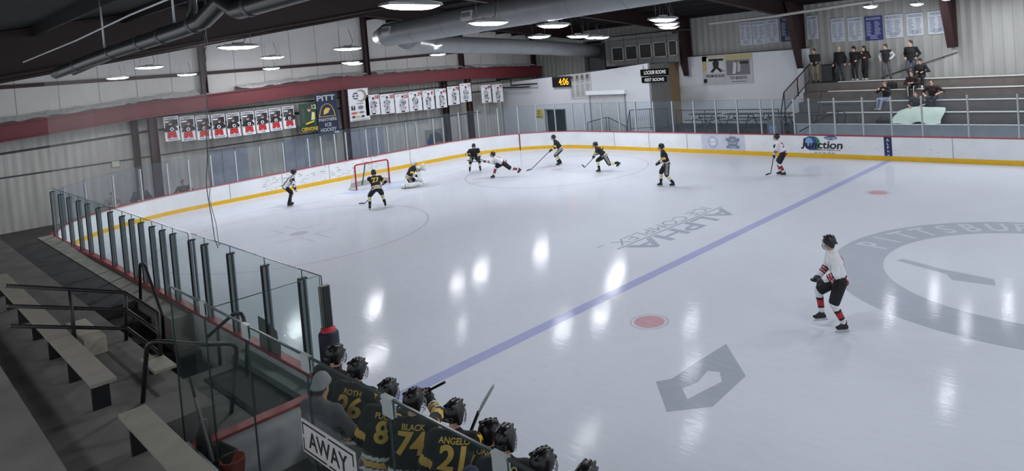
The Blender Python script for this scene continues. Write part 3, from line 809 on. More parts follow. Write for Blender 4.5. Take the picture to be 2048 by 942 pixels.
# ------------------------------------------------------------------ lamps
LAMP_E = emit_mat('lamp_diffuser', (246, 249, 255), LAMP_STRENGTH)
LAMP_E2 = emit_mat('lamp_diffuser_strong', (246, 249, 255), LAMP_STRENGTH * 1.9)
LAMP_H = mat('lamp_housing', (172, 174, 176), 0.5)
WIRE = mat('hang_wire', (120, 118, 118), 0.5)
def make_lamp():
    t = empty('hanging_lamp', (0, 0, 0))
    mb = MB(); L, W = .60, .17
    sec = [(-L, -.035), (-L + .03, .02), (-L * .55, .06), (L * .55, .06), (L - .03, .02), (L, -.035)]
    vs = []
    for y, z in sec:
        ww = W if z < .03 else W * .7
        vs += [(-ww, y, z), (ww, y, z)]
    fs = [(2 * i, 2 * i + 1, 2 * i + 3, 2 * i + 2) for i in range(5)] + [(0, 2, 4, 6, 8, 10), (1, 11, 9, 7, 5, 3), (0, 10, 11, 1)]
    mb.add(vs, fs); mb.bbox(-.06, .06, -.16, .16, .055, .105, .01)
    mb.build('housing', LAMP_H, t)
    mb = MB(); vs = []; n = 10
    for i in range(n + 1):
        y = -L * .97 + 2 * L * .97 * i / n
        e = max(0.0, 1 - (abs(y) / L) ** 4)
        for k in range(5):
            u = -1 + k / 2
            vs.append((u * W * .96 * (0.5 + .5 * e), y, -.036 - .075 * e * (1 - abs(u) ** 3)))
    fs = [(i * 5 + k, i * 5 + k + 1, (i + 1) * 5 + k + 1, (i + 1) * 5 + k) for i in range(n) for k in range(4)]
    mb.add(vs, fs, 0, True)
    o = mb.build('diffuser', LAMP_E, t); o['label'] = 'glowing white diffuser'
    mb = MB()
    mb.tube([(0, -.38, .05), (0, -.38, .75)], .006, 5); mb.build('hanger_wire', WIRE, t)
    mb = MB(); mb.tube([(0, .38, .05), (0, .38, .75)], .006, 5); mb.build('hanger_wire', WIRE, t)
    mb = MB(); mb.tube([(0, .1, .1), (.05, .18, .12), (.06, .22, .3), (.02, .16, .55), (0, .1, .8)], .011, 6)
    mb.build('power_cord', BLACKM, t)
    return t
lamp0 = make_lamp()
LAMPS = [((-.55, 2.75, 6.66), 1.0, 'brightest hanging lamp, large, at the very top of the view above the pipes'), ((-12.0, 4.1, 6.68), 1.0, 'hanging lamp alone in front of the white wall next to the hanging ropes'),
         ((-23.3, 10.1, 6.74), .92, 'hanging lamp above the dark girt, upper one of two near the net ropes'), ((-25.6, 11.0, 6.24), .7, 'hanging lamp on the dark girt line, lower one of two near the net ropes'),
         ((-25.6, 5.35, 6.66), .95, 'hanging lamp just below the thick dark pipe'), ((-25.8, 4.1, 6.25), .72, 'lowest hanging lamp, by the haze of the net at the end wall'),
         ((-25.5, 6.9, 6.20), .70, 'hanging lamp on the girt below the thick pipe, nearest the first wall column'), ((-16.4, 10.3, 6.68), 1.0, 'hanging lamp before the rounded end of the large duct'),
         ((-25.3, 15.4, 6.30), .85, 'hanging lamp low below the end of the large duct, front of a close pair'), ((-25.9, 16.0, 6.22), .75, 'hanging lamp low below the end of the large duct, rear of a close pair'),
         ((-3.3, 6.95, 6.56), 1.0, 'long hanging lamp just under the large duct near its second register'), ((-4.6, 10.7, 6.55), 1.0, 'hanging lamp under the dark roof to the side of the large duct'),
         ((-11.3, 16.7, 6.59), 1.0, 'hanging lamp under the dark roof, second of the row past the large duct'), ((-10.6, 18.5, 6.50), 1.0, 'hanging lamp above the press box end of the branch duct'),
         ((-13.2, 22.6, 6.55), 1.0, 'hanging lamp in line behind another, above the press box end of the branch duct'), ((-14.0, 24.2, 6.55), .9, 'small hanging lamp at the tail of the row by the press box'),
         ((-21.0, 25.0, 6.62), 1.0, 'small hanging lamp above the branch duct nearest the clock wall'), ((-15.5, 13.9, 6.60), 1.0, 'hanging lamp just where the branch duct leaves the large duct'),
         ((-21.3, 20.3, 6.62), 1.0, 'hanging lamp in front of the middle of the branch duct'), ((-24.9, 21.2, 6.47), .92, 'hanging lamp below the branch duct above the white banners'),
         ((-2.0, 12.85, 6.46), 1.0, 'top lamp of the stack of three hanging lamps beside the press box'), ((-4.35, 16.45, 6.49), 1.0, 'middle lamp of the stack of three hanging lamps beside the press box'),
         ((-6.7, 20.05, 6.53), 1.0, 'lowest lamp of the stack of three hanging lamps beside the press box')]
ADDED_LAMPS = [((x, y, 6.6), 1.0, 'hanging lamp added out of view above the middle of the rink') for x in (3.5, 8, 12.5) for y in (4.5, 12, 19.5)] + [((x, 26.5, 6.75), 1.0, 'hanging lamp added above the bleachers to brighten the far wall') for x in (-.5, 2.5, 5.5, 9)] + [((x, 29.3, 6.75), 1.0, 'hanging lamp added close to the far wall to brighten it') for x in (.6, 3.5, 7)] + [((x, -6.2, 5.0), .6, 'small hanging lamp added out of view to brighten the near stands') for x in (-8, -3, 2, 7)]  # lamps added to brighten the ice, the far wall and the near stands
CAMP = Vector((10.007, -4.534, 5.387))
for i, (p, s, lab) in enumerate(LAMPS + ADDED_LAMPS):
    if p[0] < -24.5: p = CAMP + (Vector(p) - CAMP) * .86; s *= .86
    o = lamp0 if i == 0 else copy_tree(lamp0)
    o.location = p; o.rotation_euler = (0, 0, 0); o.scale = (s, s, s)
    if p[0] < -9:      # the end zone lamps burn brighter
        for c in o.children:
            if c.name.startswith('diffuser'):
                c.material_slots[0].link = 'OBJECT'; c.material_slots[0].material = LAMP_E2
    tag(o, lab, 'lamp', 'hanging lamps' if i < len(LAMPS) else 'added hanging lamps')
# ------------------------------------------------------------------ banners on the end wall
BN = {k: mat('banner_' + k, c, .7, var=.04) for k, c in dict(white=(222, 223, 228), black=(30, 28, 34), red=(178, 44, 48), grey=(120, 120, 126), lgrey=(178, 180, 186), navy=(30, 40, 66), gold=(206, 176, 84), green=(34, 66, 50),
      yellow=(218, 178, 40), skin=(196, 150, 126), dgrey=(72, 70, 76), rose=(206, 96, 92), blue=(44, 52, 120), cream=(214, 206, 150), tan=(150, 140, 128)).items()}
BK = list(BN.keys()); BM_ = [BN[k] for k in BK]; BI = {k: i for i, k in enumerate(BK)}
def wavy_cloth(sh, W, H, m, amp=.02, seed=0):
    """hanging cloth with slight ripples, printed front laid over it"""
    n = 8
    return sh.rect(0, 0, W, H, m)
def end_banner(name, yc, wd, z0, z1, draw, label, group=None, skew=0.0, back='white'):
    # seen from inside the rink, u runs along +y
    sh = Sheet((-25.80, yc - wd / 2, z0), (0, 1, 0), (0, 0, 1), (1, 0, 0))
    H = z1 - z0
    mb = sh.mb
    vs = [(-25.80 - .02, yc - wd / 2, z0), (-25.80 - .02, yc + wd / 2, z0), (-25.80 - .02, yc + wd / 2, z1), (-25.80 - .02, yc - wd / 2, z1)]
    mb.box(-25.822, -25.801, yc - wd / 2, yc + wd / 2, z0, z1, BI[back])
    draw(sh, wd, H)
    mb.tube([(-25.81, yc - wd / 2 - .02, z1), (-25.81, yc + wd / 2 + .02, z1)], .012, 6, BI['dgrey'])
    zb_ = float(np.interp(yc, [b[0] for b in BEAM], [b[1] for b in BEAM])) - .006
    for yy in (yc - wd / 2 + .05, yc + wd / 2 - .05): mb.tube([(-25.81, yy, z1), (-25.86, yy, max(zb_, z1 + .02))], .006, 5, BI['dgrey'])
    return tag(mb.build(name, BM_), label, 'banner', group)
def jersey_player(s, cx, zb, h, top, pants, var=0, logo='white'):
    """printed player figure: pants, torso, arms, head, stick"""
    b = BI
    s.poly([(cx - .24 * h, zb), (cx - .05 * h, zb), (cx, zb + .13 * h), (cx + .06 * h, zb), (cx + .25 * h, zb), (cx + .21 * h, zb + .34 * h), (cx - .21 * h, zb + .34 * h)], b[pants])
    t = zb + .32 * h
    lean = (-.05, .04, 0, .06, -.03)[var % 5] * h
    s.poly([(cx - .20 * h, t), (cx + .20 * h, t), (cx + .24 * h + lean, t + .32 * h), (cx + .14 * h + lean, t + .40 * h), (cx - .14 * h + lean, t + .40 * h), (cx - .24 * h + lean, t + .32 * h)], b[top])
    s.poly([(cx - .24 * h + lean, t + .34 * h), (cx - .36 * h + lean, t + .10 * h), (cx - .26 * h, t + .02 * h), (cx - .16 * h, t + .2 * h)], b[top])
    s.poly([(cx + .24 * h + lean, t + .34 * h), (cx + .37 * h + lean, t + .16 * h), (cx + .28 * h, t + .04 * h), (cx + .15 * h, t + .2 * h)], b[top])
    s.ell(cx + lean, t + .50 * h, .085 * h, .11 * h, b['skin'], 12)
    s.ell(cx + lean, t + .55 * h, .09 * h, .07 * h, b['dgrey'], 12)
    s.ell(cx + .01 * h, t + .17 * h, .10 * h, .10 * h, b[logo], 14)
    s.ell(cx + .01 * h, t + .17 * h, .055 * h, .055 * h, b[top], 10)
    s.rect(cx - .20 * h, t - .005 * h, cx + .20 * h, t + .035 * h, b['rose'])
NAMES = ['PEARSON', 'MANNING', 'WALLACE', 'MCKEONE', 'WHITMAN', 'TRACEY', 'POE', 'WHITSAM', 'STOLTZ']
RB = [(6.09, 3.09, 4.24), (6.78, 3.00, 4.18), (7.48, 2.96, 4.14), (8.20, 2.94, 4.12), (8.91, 2.91, 4.09), (9.64, 2.91, 4.10), (10.35, 2.92, 4.09), (11.05, 2.94, 4.12), (11.77, 2.96, 4.15)]
def mk_rb(i):
    def d(s, W, H):
        b = BI
        s.rect(0, 0, W, H, b['white'])
        s.poly([(.03, H * .52), (W - .03, H * .60), (W - .03, H - .03), (.03, H - .03)], b['dgrey'])
        s.poly([(W * .5, H * .62), (W - .03, H * .66), (W - .03, H * .9), (W * .6, H * .9)], b['black'])
        s.rect(.04, H - .15, W - .04, H - .07, b['lgrey'])
        s.text('EAGLES', W / 2, H - .11, .055, b['dgrey'])
        s.rect(.05, H - .27, W * .45, H - .21, b['white'])
        jersey_player(s, W * (.5 + .03 * ((i % 3) - 1)), .13, .86, 'black', 'red', i)
        s.rect(0, 0, W, .13, b['white'])
        s.text(NAMES[i], W / 2, .065, .075, b['blue'], wmax=W * .86, bold=.03)
    return d
ORD = ['first', 'second', 'third', 'fourth', 'fifth', 'sixth', 'seventh', 'eighth', 'ninth']
for i, (y, z0, z1) in enumerate(RB):
    end_banner('player_banner', y, .62, z0, z1, mk_rb(i), '%s of nine red and black player banners, counted from the red column' % ORD[i], 'red and black player banners')
def d_green(s, W, H):
    b = BI
    s.rect(0, 0, W, H, b['green'])
    s.poly([(.1, .5), (.3, .5), (.3, H - .3), (.12, H - .2)], b['dgrey'])
    s.poly([(.28, .35), (.80, .35), (.86, .9), (.70, 1.05), (.42, 1.05), (.26, .85)], b['green']); s.poly([(.3, .36), (.8, .5), (.8, .58), (.3, .46)], b['yellow'])
    s.poly([(.62, .6), (.84, .62), (.86, 1.0), (.7, 1.05)], b['cream']); s.poly([(.30, .3), (.74, .3), (.80, .42), (.3, .38)], b['black'])
    s.ell(.54, 1.2, .10, .13, b['skin']); s.ell(.54, 1.27, .105, .07, b['dgrey'])
    s.text('12', W - .17, H - .2, .24, b['cream'], bold=.03)
    s.text('CERVONE', W / 2, .13, .2, b['yellow'], w=.94, bold=.03)
end_banner('player_banner', 12.88, 1.0, 2.66, 4.18, d_green, 'green and yellow player banner beside the tall navy banner', back='green')
def d_navy(s, W, H):
    b = BI
    s.rect(0, 0, W, H, b['navy'])
    s.text('PITT', W / 2, H - .24, .30, b['lgrey'], w=1.08, bold=.05)
    # plain gold-edged mound in place of the team emblem
    arch = [(-.5, 0), (-.42, .35), (-.3, .62), (-.1, .76), (.12, .76), (.3, .62), (.42, .35), (.5, 0)]
    s.poly([(W / 2 + x, 1.0 + z * .95) for x, z in arch], b['gold']); s.poly([(W / 2 + x * .9, 1.03 + z * .88) for x, z in arch], b['navy'])
    s.poly([(W / 2 - .22, 1.12), (W / 2 + .05, 1.2), (W / 2 + .2, 1.45), (W / 2 - .05, 1.5), (W / 2 - .2, 1.35)], b['gold'])
    s.text('PANTHERS', W / 2, .84, .17, b['lgrey'], w=1.05, bold=.03); s.text('ICE', W / 2, .55, .2, b['lgrey'], bold=.03); s.text('HOCKEY', W / 2, .27, .2, b['lgrey'], w=.95, bold=.03)
    s.rect(W - .32, .03, W - .04, .14, b['lgrey'])
end_banner('team_banner', 13.97, 1.28, 2.35, 4.64, d_navy, 'tall navy banner with PITT lettering and gold emblem', back='navy')
def d_spons(s, W, H):
    b = BI
    s.rect(0, 0, W, H, b['white'])
    s.ell(.80, H - .42, .36, .36, b['tan']); s.ell(.72, H - .42, .28, .27, b['white']); s.ell(.45, H - .42, .20, .2, b['dgrey'])
    s.rect(.28, H - .52, .72, H - .46, b['white']); s.rect(.28, H - .38, .72, H - .32, b['white']); s.rect(.42, H - .55, .48, H - .3, b['white'])
    s.text('ICE ARENA', W * .55, H - .86, .07, b['dgrey'])
    s.rect(.12, H - 1.22, .36, H - .98, b['black']); s.text('T', .24, H - 1.1, .16, b['white'])
    s.ell(.72, H - 1.1, .17, .11, b['grey']); s.ell(.28, H - 1.4, .2, .07, b['rose']); s.ell(.75, H - 1.38, .16, .06, b['grey'])
    s.ell(.22, H - 1.62, .11, .07, b['dgrey']); s.ell(.5, H - 1.62, .1, .07, b['yellow']); s.ell(.8, H - 1.62, .11, .07, b['dgrey'])
    s.rect(.1, .05, W - .1, .1, b['lgrey'])
end_banner('sponsor_banner', 15.98, 1.28, 2.88, 4.75, d_spons, 'white sponsor banner with round grey logo next to the column')
WB = [(16.86, 3.11, 4.32, '18'), (17.86, 3.08, 4.26, '20'), (18.87, 3.03, 4.18, '25'), (19.86, 3.04, 4.23, '29'), (20.85, 3.02, 4.22, '8'), (21.83, 3.02, 4.25, '41'), (22.83, 3.12, 4.33, '78'), (23.86, 3.20, 4.44, '11'), (25.62, 2.98, 4.19, '89'), (26.66, 2.92, 4.16, '97')]
def mk_wb(i, num):
    def d(s, W, H):
        b = BI; rnd = random.Random(i)
        s.rect(0, 0, W, H, b['white'])
        h = .95; cx = W * (.5 + .05 * rnd.uniform(-1, 1))
        s.poly([(cx - .2, .14), (cx - .04, .14), (cx, .3), (cx + .06, .14), (cx + .2, .16), (cx + .17, .42), (cx - .16, .42)], b['lgrey'])
        s.poly([(cx - .17, .42), (cx + .17, .42), (cx + .25, .72), (cx + .1, .84), (cx - .1, .84), (cx - .22, .72)], b['lgrey'])
        for k in range(9):
            x, z = cx + rnd.uniform(-.22, .2), rnd.uniform(.2, .75)
            s.poly([(x, z), (x + rnd.uniform(.03, .09), z + .02), (x + .05, z + rnd.uniform(.05, .13)), (x - .02, z + .07)], b['dgrey' if k % 2 else 'black'], k=6)
        s.ell(cx + .02, .94, .07, .09, b['tan'], 12, k=7); s.ell(cx + .02, 1.0, .08, .05, b['black'], 12, k=8)
        s.rect(cx - .12, .04, cx + .12, .12, b['black'], k=8)
        s.text(num, W - .17, H - .17, .22, b['red'], k=9, bold=.03, slant=.1); s.rect(.08, H - .12, .3, H - .09, b['grey'], k=9)
    return d
for i, (y, z0, z1, num) in enumerate(WB):
    end_banner('player_banner', y, .93 if i not in (4, 5, 8) else .85, z0, z1, mk_wb(i, num), 'white player banner with red number %s hung high on the end wall' % num, 'white player banners')
sh = Sheet((-26.95, 3.78, 2.12), (0, 1, 0), (0, 0, 1), (1, 0, 0)); sh.mb.box(-26.98, -26.955, 3.78, 4.12, 2.12, 2.42, 0); sh.rect(.02, .02, .32, .28, 1)
tag(sh.mb.build('notice_sign', [GREYP, mat('sign_cream', (206, 204, 190), .6)]), 'small pale notice sign high on the end wall above the seated people', 'sign')
# dark doorway panels on the end wall behind the glass
END_P = mat('end_blue_grey_panel', (146, 149, 160), .5, var=.1)
for y0, y1, nm in ((8.0, 9.9, 'door_2'), (11.9, 13.6, 'door_3'), (15.7, 18.1, 'door_4')):
    mb = MB(); mb.box(-26.99, -26.95, y0, y1, 0, 2.28)
    for k in range(1, 3): mb.box(-26.95, -26.94, y0 + (y1 - y0) * k / 3 - .02, y0 + (y1 - y0) * k / 3 + .02, 0, 2.28, 1)
    struct(mb.build(nm, [END_P, GREYP]))
sh = Sheet((-26.95, 21.2, .5), (0, 1, 0), (0, 0, 1), (1, 0, 0)); sh.mb.box(-26.98, -26.955, 21.2, 22.6, .5, 1.6, 0)
sh.poly([(.1, .2), (.5, .1), (.9, .3), (1.3, .2), (1.2, .7), (.8, .95), (.3, .8)], 1); sh.poly([(.1, .1), (.45, .1), (.45, .5), (.1, .5)], 2)
tag(sh.mb.build('wall_picture', [GREYP, mat('mural_grey', (72, 76, 76), .6), mat('mural_blue', (56, 72, 110), .6)]), 'dark painted picture on the end wall behind the glass below the white banners', 'picture')

# ------------------------------------------------------------------ signs and boards on the white block
ORANGE_E = emit_mat('clock_digits', (255, 140, 20), 2.6)
ck = empty('game_clock', (-20.8, 28.0, 3.72), 0, 'black digital clock with glowing orange digits 4:06', 'clock')
mb = MB(); mb.bbox(-.80, .80, -.16, 0, -.02, .70, .02); mb.build('case', DARKP, ck)
sh = Sheet((-.80, -.162, 0), (1, 0, 0), (0, 0, 1), (0, -1, 0)); sh.rect(.06, .04, 1.54, .62, 0); sh.text('4:06', 1.06, .34, .44, 1, w=.86, bold=.0)
o = sh.mb.build('display', [mat('clock_face', (12, 11, 11), .3), ORANGE_E], ck); o['label'] = 'glowing orange digits'
sh = Sheet((-20.15, 27.97, 2.9), (1, 0, 0.05), (0, 0, 1), (0, -1, 0))
s = sh; s.mb.box(-20.15, -18.3, 27.975, 28.0, 2.88, 4.5, 0)
for k in range(4):
    x = .08 + k * .44
    s.rect(x, 1.12, x + .36, 1.52, 1, k=1); s.ell(x + .18, 1.36, .08, .1, 2, 10, k=2); s.rect(x + .08, 1.13, x + .28, 1.28, 3, k=2); s.rect(x + .04, 1.02, x + .32, 1.07, 3, k=2)
for k in range(4):
    for j in range(12):
        x = .1 + k * .44; z = .12 + j * .066
        s.rect(x, z, x + random.Random(k * 20 + j).uniform(.2, .34), z + .025, 3, k=1)
s.text('RECORDS', .9, .97, .05, 3, k=2)
tag(s.mb.build('record_board', [mat('board_paper', (176, 178, 178), .6), mat('photo_grey', (134, 134, 130), .6), mat('photo_dark', (64, 60, 58), .6), mat('print_grey', (122, 124, 124), .6)]), 'pale record board with four portraits next to the clock', 'notice board')
for z0, z1, x0, x1, txt, lab in ((4.14, 4.53, -14.3, -12.32, 'LOCKER ROOMS', 'black hanging sign reading LOCKER ROOMS in white'), (3.74, 4.07, -14.25, -12.5, 'REST ROOMS', 'black hanging sign reading REST ROOMS in white')):
    t = empty('hanging_sign', (x0, 27.9, z0), 0, lab, 'sign')
    mb = MB(); mb.box(0, x1 - x0, 0, .06, 0, z1 - z0); mb.build('sign_board', mat('sign_board_black', (9, 9, 10), .8, spec=.1), t)
    sh = Sheet((0, -.004, 0), (1, 0, 0), (0, 0, 1), (0, -1, 0)); sh.text(txt, (x1 - x0) / 2 + .04, (z1 - z0) / 2, (z1 - z0) * .55, 0, w=(x1 - x0) * .78, slant=.12, bold=.012)
    sh.mb.build('lettering', mat('sign_white', (226, 226, 222), .5), t)
    mb = MB()
    for x in (.2, x1 - x0 - .2): mb.tube([(x, .03, z1 - z0), (x, .03, z1 - z0 + (.1 if z0 < 4 else .25))], .012, 6)
    mb.build('hanger', BLACKM, t)
sh = Sheet((-23.58, 27.98, 1.62), (1, 0, 0), (0, 0, 1), (0, -1, 0)); s = sh
s.mb.box(-23.58, -22.82, 27.985, 28.0, 1.62, 2.24, 0)
s.text('EYES', .36, .50, .1, 1, bold=.02); s.text('AND', .36, .32, .1, 1, bold=.02); s.text('EARS UP', .36, .12, .1, 1, w=.55, bold=.02)
tag(s.mb.build('warning_sign', [mat('sign_yellow', (190, 176, 78), .6), DARKP]), 'yellow warning sign beside the dark doorway', 'sign')
# banner on the white wall
AN = [mat('an_cream', (206, 200, 168), .6), mat('an_pale', (196, 196, 200), .6), mat('an_black', (34, 32, 34), .6), mat('an_photo', (122, 118, 126), .6), mat('an_yellow', (196, 182, 130), .6), mat('an_light', (216, 216, 214), .6)]
sh = Sheet((-12.05, 31.165, 3.28), (1, 0, 0), (0, 0, 1), (0, -1, 0)); s = sh; W, H = 3.3, 1.72
s.mb.box(-12.05, -8.75, 31.17, 31.2, 3.28, 5.0, 1)
s.rect(0, 0, W, H, 1, k=1); s.rect(0, 1.42, W, H, 4, k=2); s.poly([(0, .8), (.3, .9), (.35, H), (0, H)], 4, k=2)
s.rect(.3, .68, 1.5, 1.62, 5, k=3)
s.poly([(.5, .75), (.75, 1.0), (.7, 1.3), (.9, 1.48), (1.15, 1.35), (1.1, 1.0), (1.35, .75), (1.2, .72), (.95, .95), (.7, .72)], 2, k=4); s.poly([(1.0, 1.0), (1.5, .74), (1.5, .78), (1.02, 1.06)], 2, k=5)
s.rect(.45, 1.40, 1.45, 1.55, 2, k=4)
s.rect(1.62, .52, 3.12, 1.40, 3, k=3); s.poly([(2.0, .6), (2.2, .6), (2.3, 1.2), (2.1, 1.3)], 5, k=4); s.poly([(2.3, .7), (2.5, .7), (2.55, 1.2), (2.4, 1.3)], 1, k=4); s.rect(2.5, 1.15, 3.05, 1.3, 2, k=4)
s.text('FROM BLADES', .85, .52, .16, 2, k=5, w=1.25, bold=.01); s.text('TO BOOTS', 2.35, .36, .17, 2, k=5, w=1.1, bold=.01)
s.rect(1.9, .12, 2.9, .16, 3, k=5); s.poly([(.03, .12), (.25, .12), (.28, .3), (.25, .36), (.03, .36)], 2, k=5)
tag(s.mb.build('wall_banner', AN), 'wide pale banner with two hockey photos reading FROM BLADES TO BOOTS', 'banner')
# hanging history banners on the corrugated wall
HB = [mat('hb_white', (196, 200, 208), .6), mat('hb_navy', (36, 50, 84), .6), mat('hb_blue', (48, 58, 122), .6), mat('hb_print', (120, 130, 150), .6), mat('hb_lightprint', (176, 184, 200), .6)]
HIST = [(-9.25, .78, 5.48, 6.84, 0, 'SOUTH HILLS'), (-8.43, .78, 5.47, 6.82, 0, 'PANTHERS'), (-7.62, .80, 5.51, 6.84, 0, 'TIGERS'), (-6.70, .84, 5.51, 6.85, 1, 'TITANS'), (-5.30, .62, 5.52, 6.8, 0, 'CHAMPS'),
        (-3.95, .70, 5.27, 6.52, 0, 'HORNETS'), (-3.05, .74, 5.25, 6.48, 0, 'COUGARS'), (-2.12, .86, 5.21, 6.45, 2, 'RANGERS'), (-1.15, .84, 5.25, 6.43, 0, 'MUSTANGS'), (-.18, .76, 5.28, 6.4, 0, 'DRAGONS'), (.80, .8, 5.28, 6.4, 0, 'VIKINGS')]
HL = ['white list banner farthest from the maroon column on its press box side', 'second white list banner from the press box', 'white list banner beside the navy banner, under the pale pipe', 'dark navy list banner next to the maroon column', 'narrow white list banner half behind the maroon column',
      'white list banner above the bald man in black', 'white list banner between another white banner and the bright blue one', 'bright blue list banner above the couple standing close together', 'white list banner next to the bright blue banner, above the vest wearer', 'white list banner above the tall man in a black coat', 'white list banner at the end of the row above the seated group']
for i, (x, wd, z0, z1, m, tx) in enumerate(HIST):
    sh = Sheet((x - wd / 2, 31.56, z0), (1, 0, 0), (0, 0, 1), (0, -1, 0)); s = sh; H = z1 - z0
    s.mb.box(x - wd / 2, x + wd / 2, 31.565, 31.59, z0, z1, m)
    s.mb.tube([(x - wd / 2, 31.56, z1), (x + wd / 2, 31.56, z1)], .015, 6, 3)
    p = 3 if m == 0 else 4
    s.text(tx, wd / 2, H - .14, .12, p, wmax=wd * .85, k=1, bold=.02)
    rnd = random.Random(i)
    for c in (0, 1):
        for j in range(11):
            z = H - .32 - j * .068; x0 = .07 + c * wd * .47
            s.rect(x0, z, x0 + rnd.uniform(.22, .36) * wd, z + .026, p, k=1)
    for j in range(3):
        s.rect(wd * .28, .08 + j * .075, wd * rnd.uniform(.6, .76), .11 + j * .075, p, k=1)
    tag(s.mb.build('list_banner', HB), HL[i], 'banner', 'list banners on the far wall')

# ------------------------------------------------------------------ goal
gl = empty('hockey_goal', (-19.84, 12.95, 0), 0, 'hockey goal with red pipe frame and white net', 'goal')
PR = mat('goal_red', (176, 34, 44), .4)
mb = MB(); g = .915
fr = [(0, -g, 0), (0, -g, 1.08)] + [(0, -g + .12 * (1 - math.cos(a)), 1.08 + .12 * math.sin(a)) for a in (.4, .8, 1.2, 1.57)] + [(0, g - .12 * (1 - math.cos(a)), 1.08 + .12 * math.sin(a)) for a in (1.57, 1.2, .8, .4)] + [(0, g, 1.08), (0, g, 0)]
mb.tube(fr, .038, 10); mb.build('goal_frame', PR, gl)
GW = mat('goal_base_pipe', (206, 204, 200), .5)
mb = MB(); bp = [(0, -g, .04)] + [(-1.0 * math.sin(math.pi * t) ** .6, -1.05 * math.cos(math.pi * t) * (1 + .08 * math.sin(math.pi * t)), .04) for t in np.linspace(.02, .98, 16)] + [(0, g, .04)]
mb.tube(bp, .035, 8)
mb.build('base_pipe', GW, gl)
mb = MB(); tp = [(0, -g + .1, 1.19)] + [(-.52 * math.sin(math.pi * t) ** .7, -.8 * math.cos(math.pi * t), 1.17) for t in np.linspace(.04, .96, 12)] + [(0, g - .1, 1.19)]
mb.tube(tp, .02, 8); mb.build('top_pipe', GW, gl)
mb = MB(); mb.tube([(0, -.05, 1.2), (-.5, -.05, 1.17), (-.95, -.05, .05)], .03, 8); mb.build('centre_brace', mat('brace_grey', (96, 96, 100), .5), gl)
NETM = mat('net_cord', (214, 214, 214), .7)
mb = MB(); N = 26
for k in range(N + 1):
    t = .02 + .96 * k / N
    a = Vector((-.52 * math.sin(math.pi * t) ** .7, -.84 * math.cos(math.pi * t), 1.17)); b2 = Vector((-1.0 * math.sin(math.pi * t) ** .6, -1.05 * math.cos(math.pi * t), .05))
    mb.tube([a, (a + b2) / 2 + Vector((.03, 0, 0)), b2], .004, 3, cap=False)
for j in range(1, 12):
    q = j / 12; row = []
    for k in range(N + 1):
        t = .02 + .96 * k / N
        a = Vector((-.52 * math.sin(math.pi * t) ** .7, -.84 * math.cos(math.pi * t), 1.17)); b2 = Vector((-1.0 * math.sin(math.pi * t) ** .6, -1.05 * math.cos(math.pi * t), .05))
        row.append(a.lerp(b2, q) + Vector((.03 * math.sin(math.pi * q), 0, 0)))
    mb.tube(row, .004, 3, cap=False)
for k in range(1, 20):
    y = -.86 + k * .09; mb.tube([(0, y, 1.19), (-.5 * math.sqrt(max(0, 1 - (y / .88) ** 2)), y * .95, 1.17)], .004, 3, cap=False)
mb.build('goal_net', NETM, gl)
mb = MB(); sk = [(-.97 * math.sin(math.pi * t) ** .6, -1.03 * math.cos(math.pi * t), 0) for t in np.linspace(.02, .98, 20)]
vs = [(x, y, .05) for x, y, z in sk] + [(x * .97, y * .97, .25) for x, y, z in sk]
mb.add(vs, [(i, i + 1, 21 + i, 20 + i) for i in range(19)]); mb.build('goal_skirt', mat('goal_skirt', (196, 196, 190), .8), gl)

# ------------------------------------------------------------------ far platform, rails, tables
mb = MB(); mb.box(-18.6, -5.6, 28.3, 31.2, -.02, .95)
struct(mb.build('floor_platform', CONC_D))
mb = MB(); mb.box(-18.7, -14.9, 26.9, 28.28, 0, .28); mb.box(-17.9, -15.2, 27.3, 28.28, .28, .6)
struct(mb.build('floor_ramp', CONC_D))
def railing(name, pts, h, label, baluster=.13, bot=.12, r=.025):
    t = empty(name, pts[0], 0, label, 'railing'); p0 = Vector(pts[0])
    P = [Vector(p) - p0 for p in pts]; up = Vector((0, 0, h))
    mb = MB(); mb.tube([p + up for p in P], r, 6); mb.tube([p + Vector((0, 0, bot)) for p in P], r * .8, 6); mb.build('hand_rail', RAILM, t)
    for i, p in enumerate(P):
        mb = MB(); mb.tube([p, p + up], r, 6); mb.build('post', RAILM, t)
    if baluster:
        mb = MB()
        for a, b in zip(P[:-1], P[1:]):
            n = max(1, int((b - a).length / baluster))
            for k in range(1, n):
                q = a.lerp(b, k / n); mb.tube([q + Vector((0, 0, bot)), q + up], .008, 4, cap=False)
        mb.build('balusters', RAILM, t)
    return t
railing('stair_railing', [(-18.35, 27.4, .28), (-16.8, 27.4, .6), (-16.6, 27.4, .6), (-15.3, 27.4, .05)], 1.15, 'dark stair railing with a sloping end before the roll-up shutter')
railing('stair_railing', [(-15.2, 27.4, .05), (-15.0, 27.5, .95), (-13.6, 27.6, 1.0), (-12.4, 27.6, 1.0)], 1.22, 'dark railing climbing from the stairs towards the recess below the signs')
railing('platform_railing', [(-12.3, 28.35, .95), (-10.4, 28.35, .95), (-8.3, 28.35, .95), (-6.0, 28.35, .95)], 1.1, 'long dark railing with upright bars along the raised platform')
railing('ramp_railing', [(-9.9, 27.6, 0.55), (-8.4, 27.6, .1), (-7.2, 27.6, 0)], .95, 'short dark railing sloping down to the long boards below the white wall', baluster=.3)
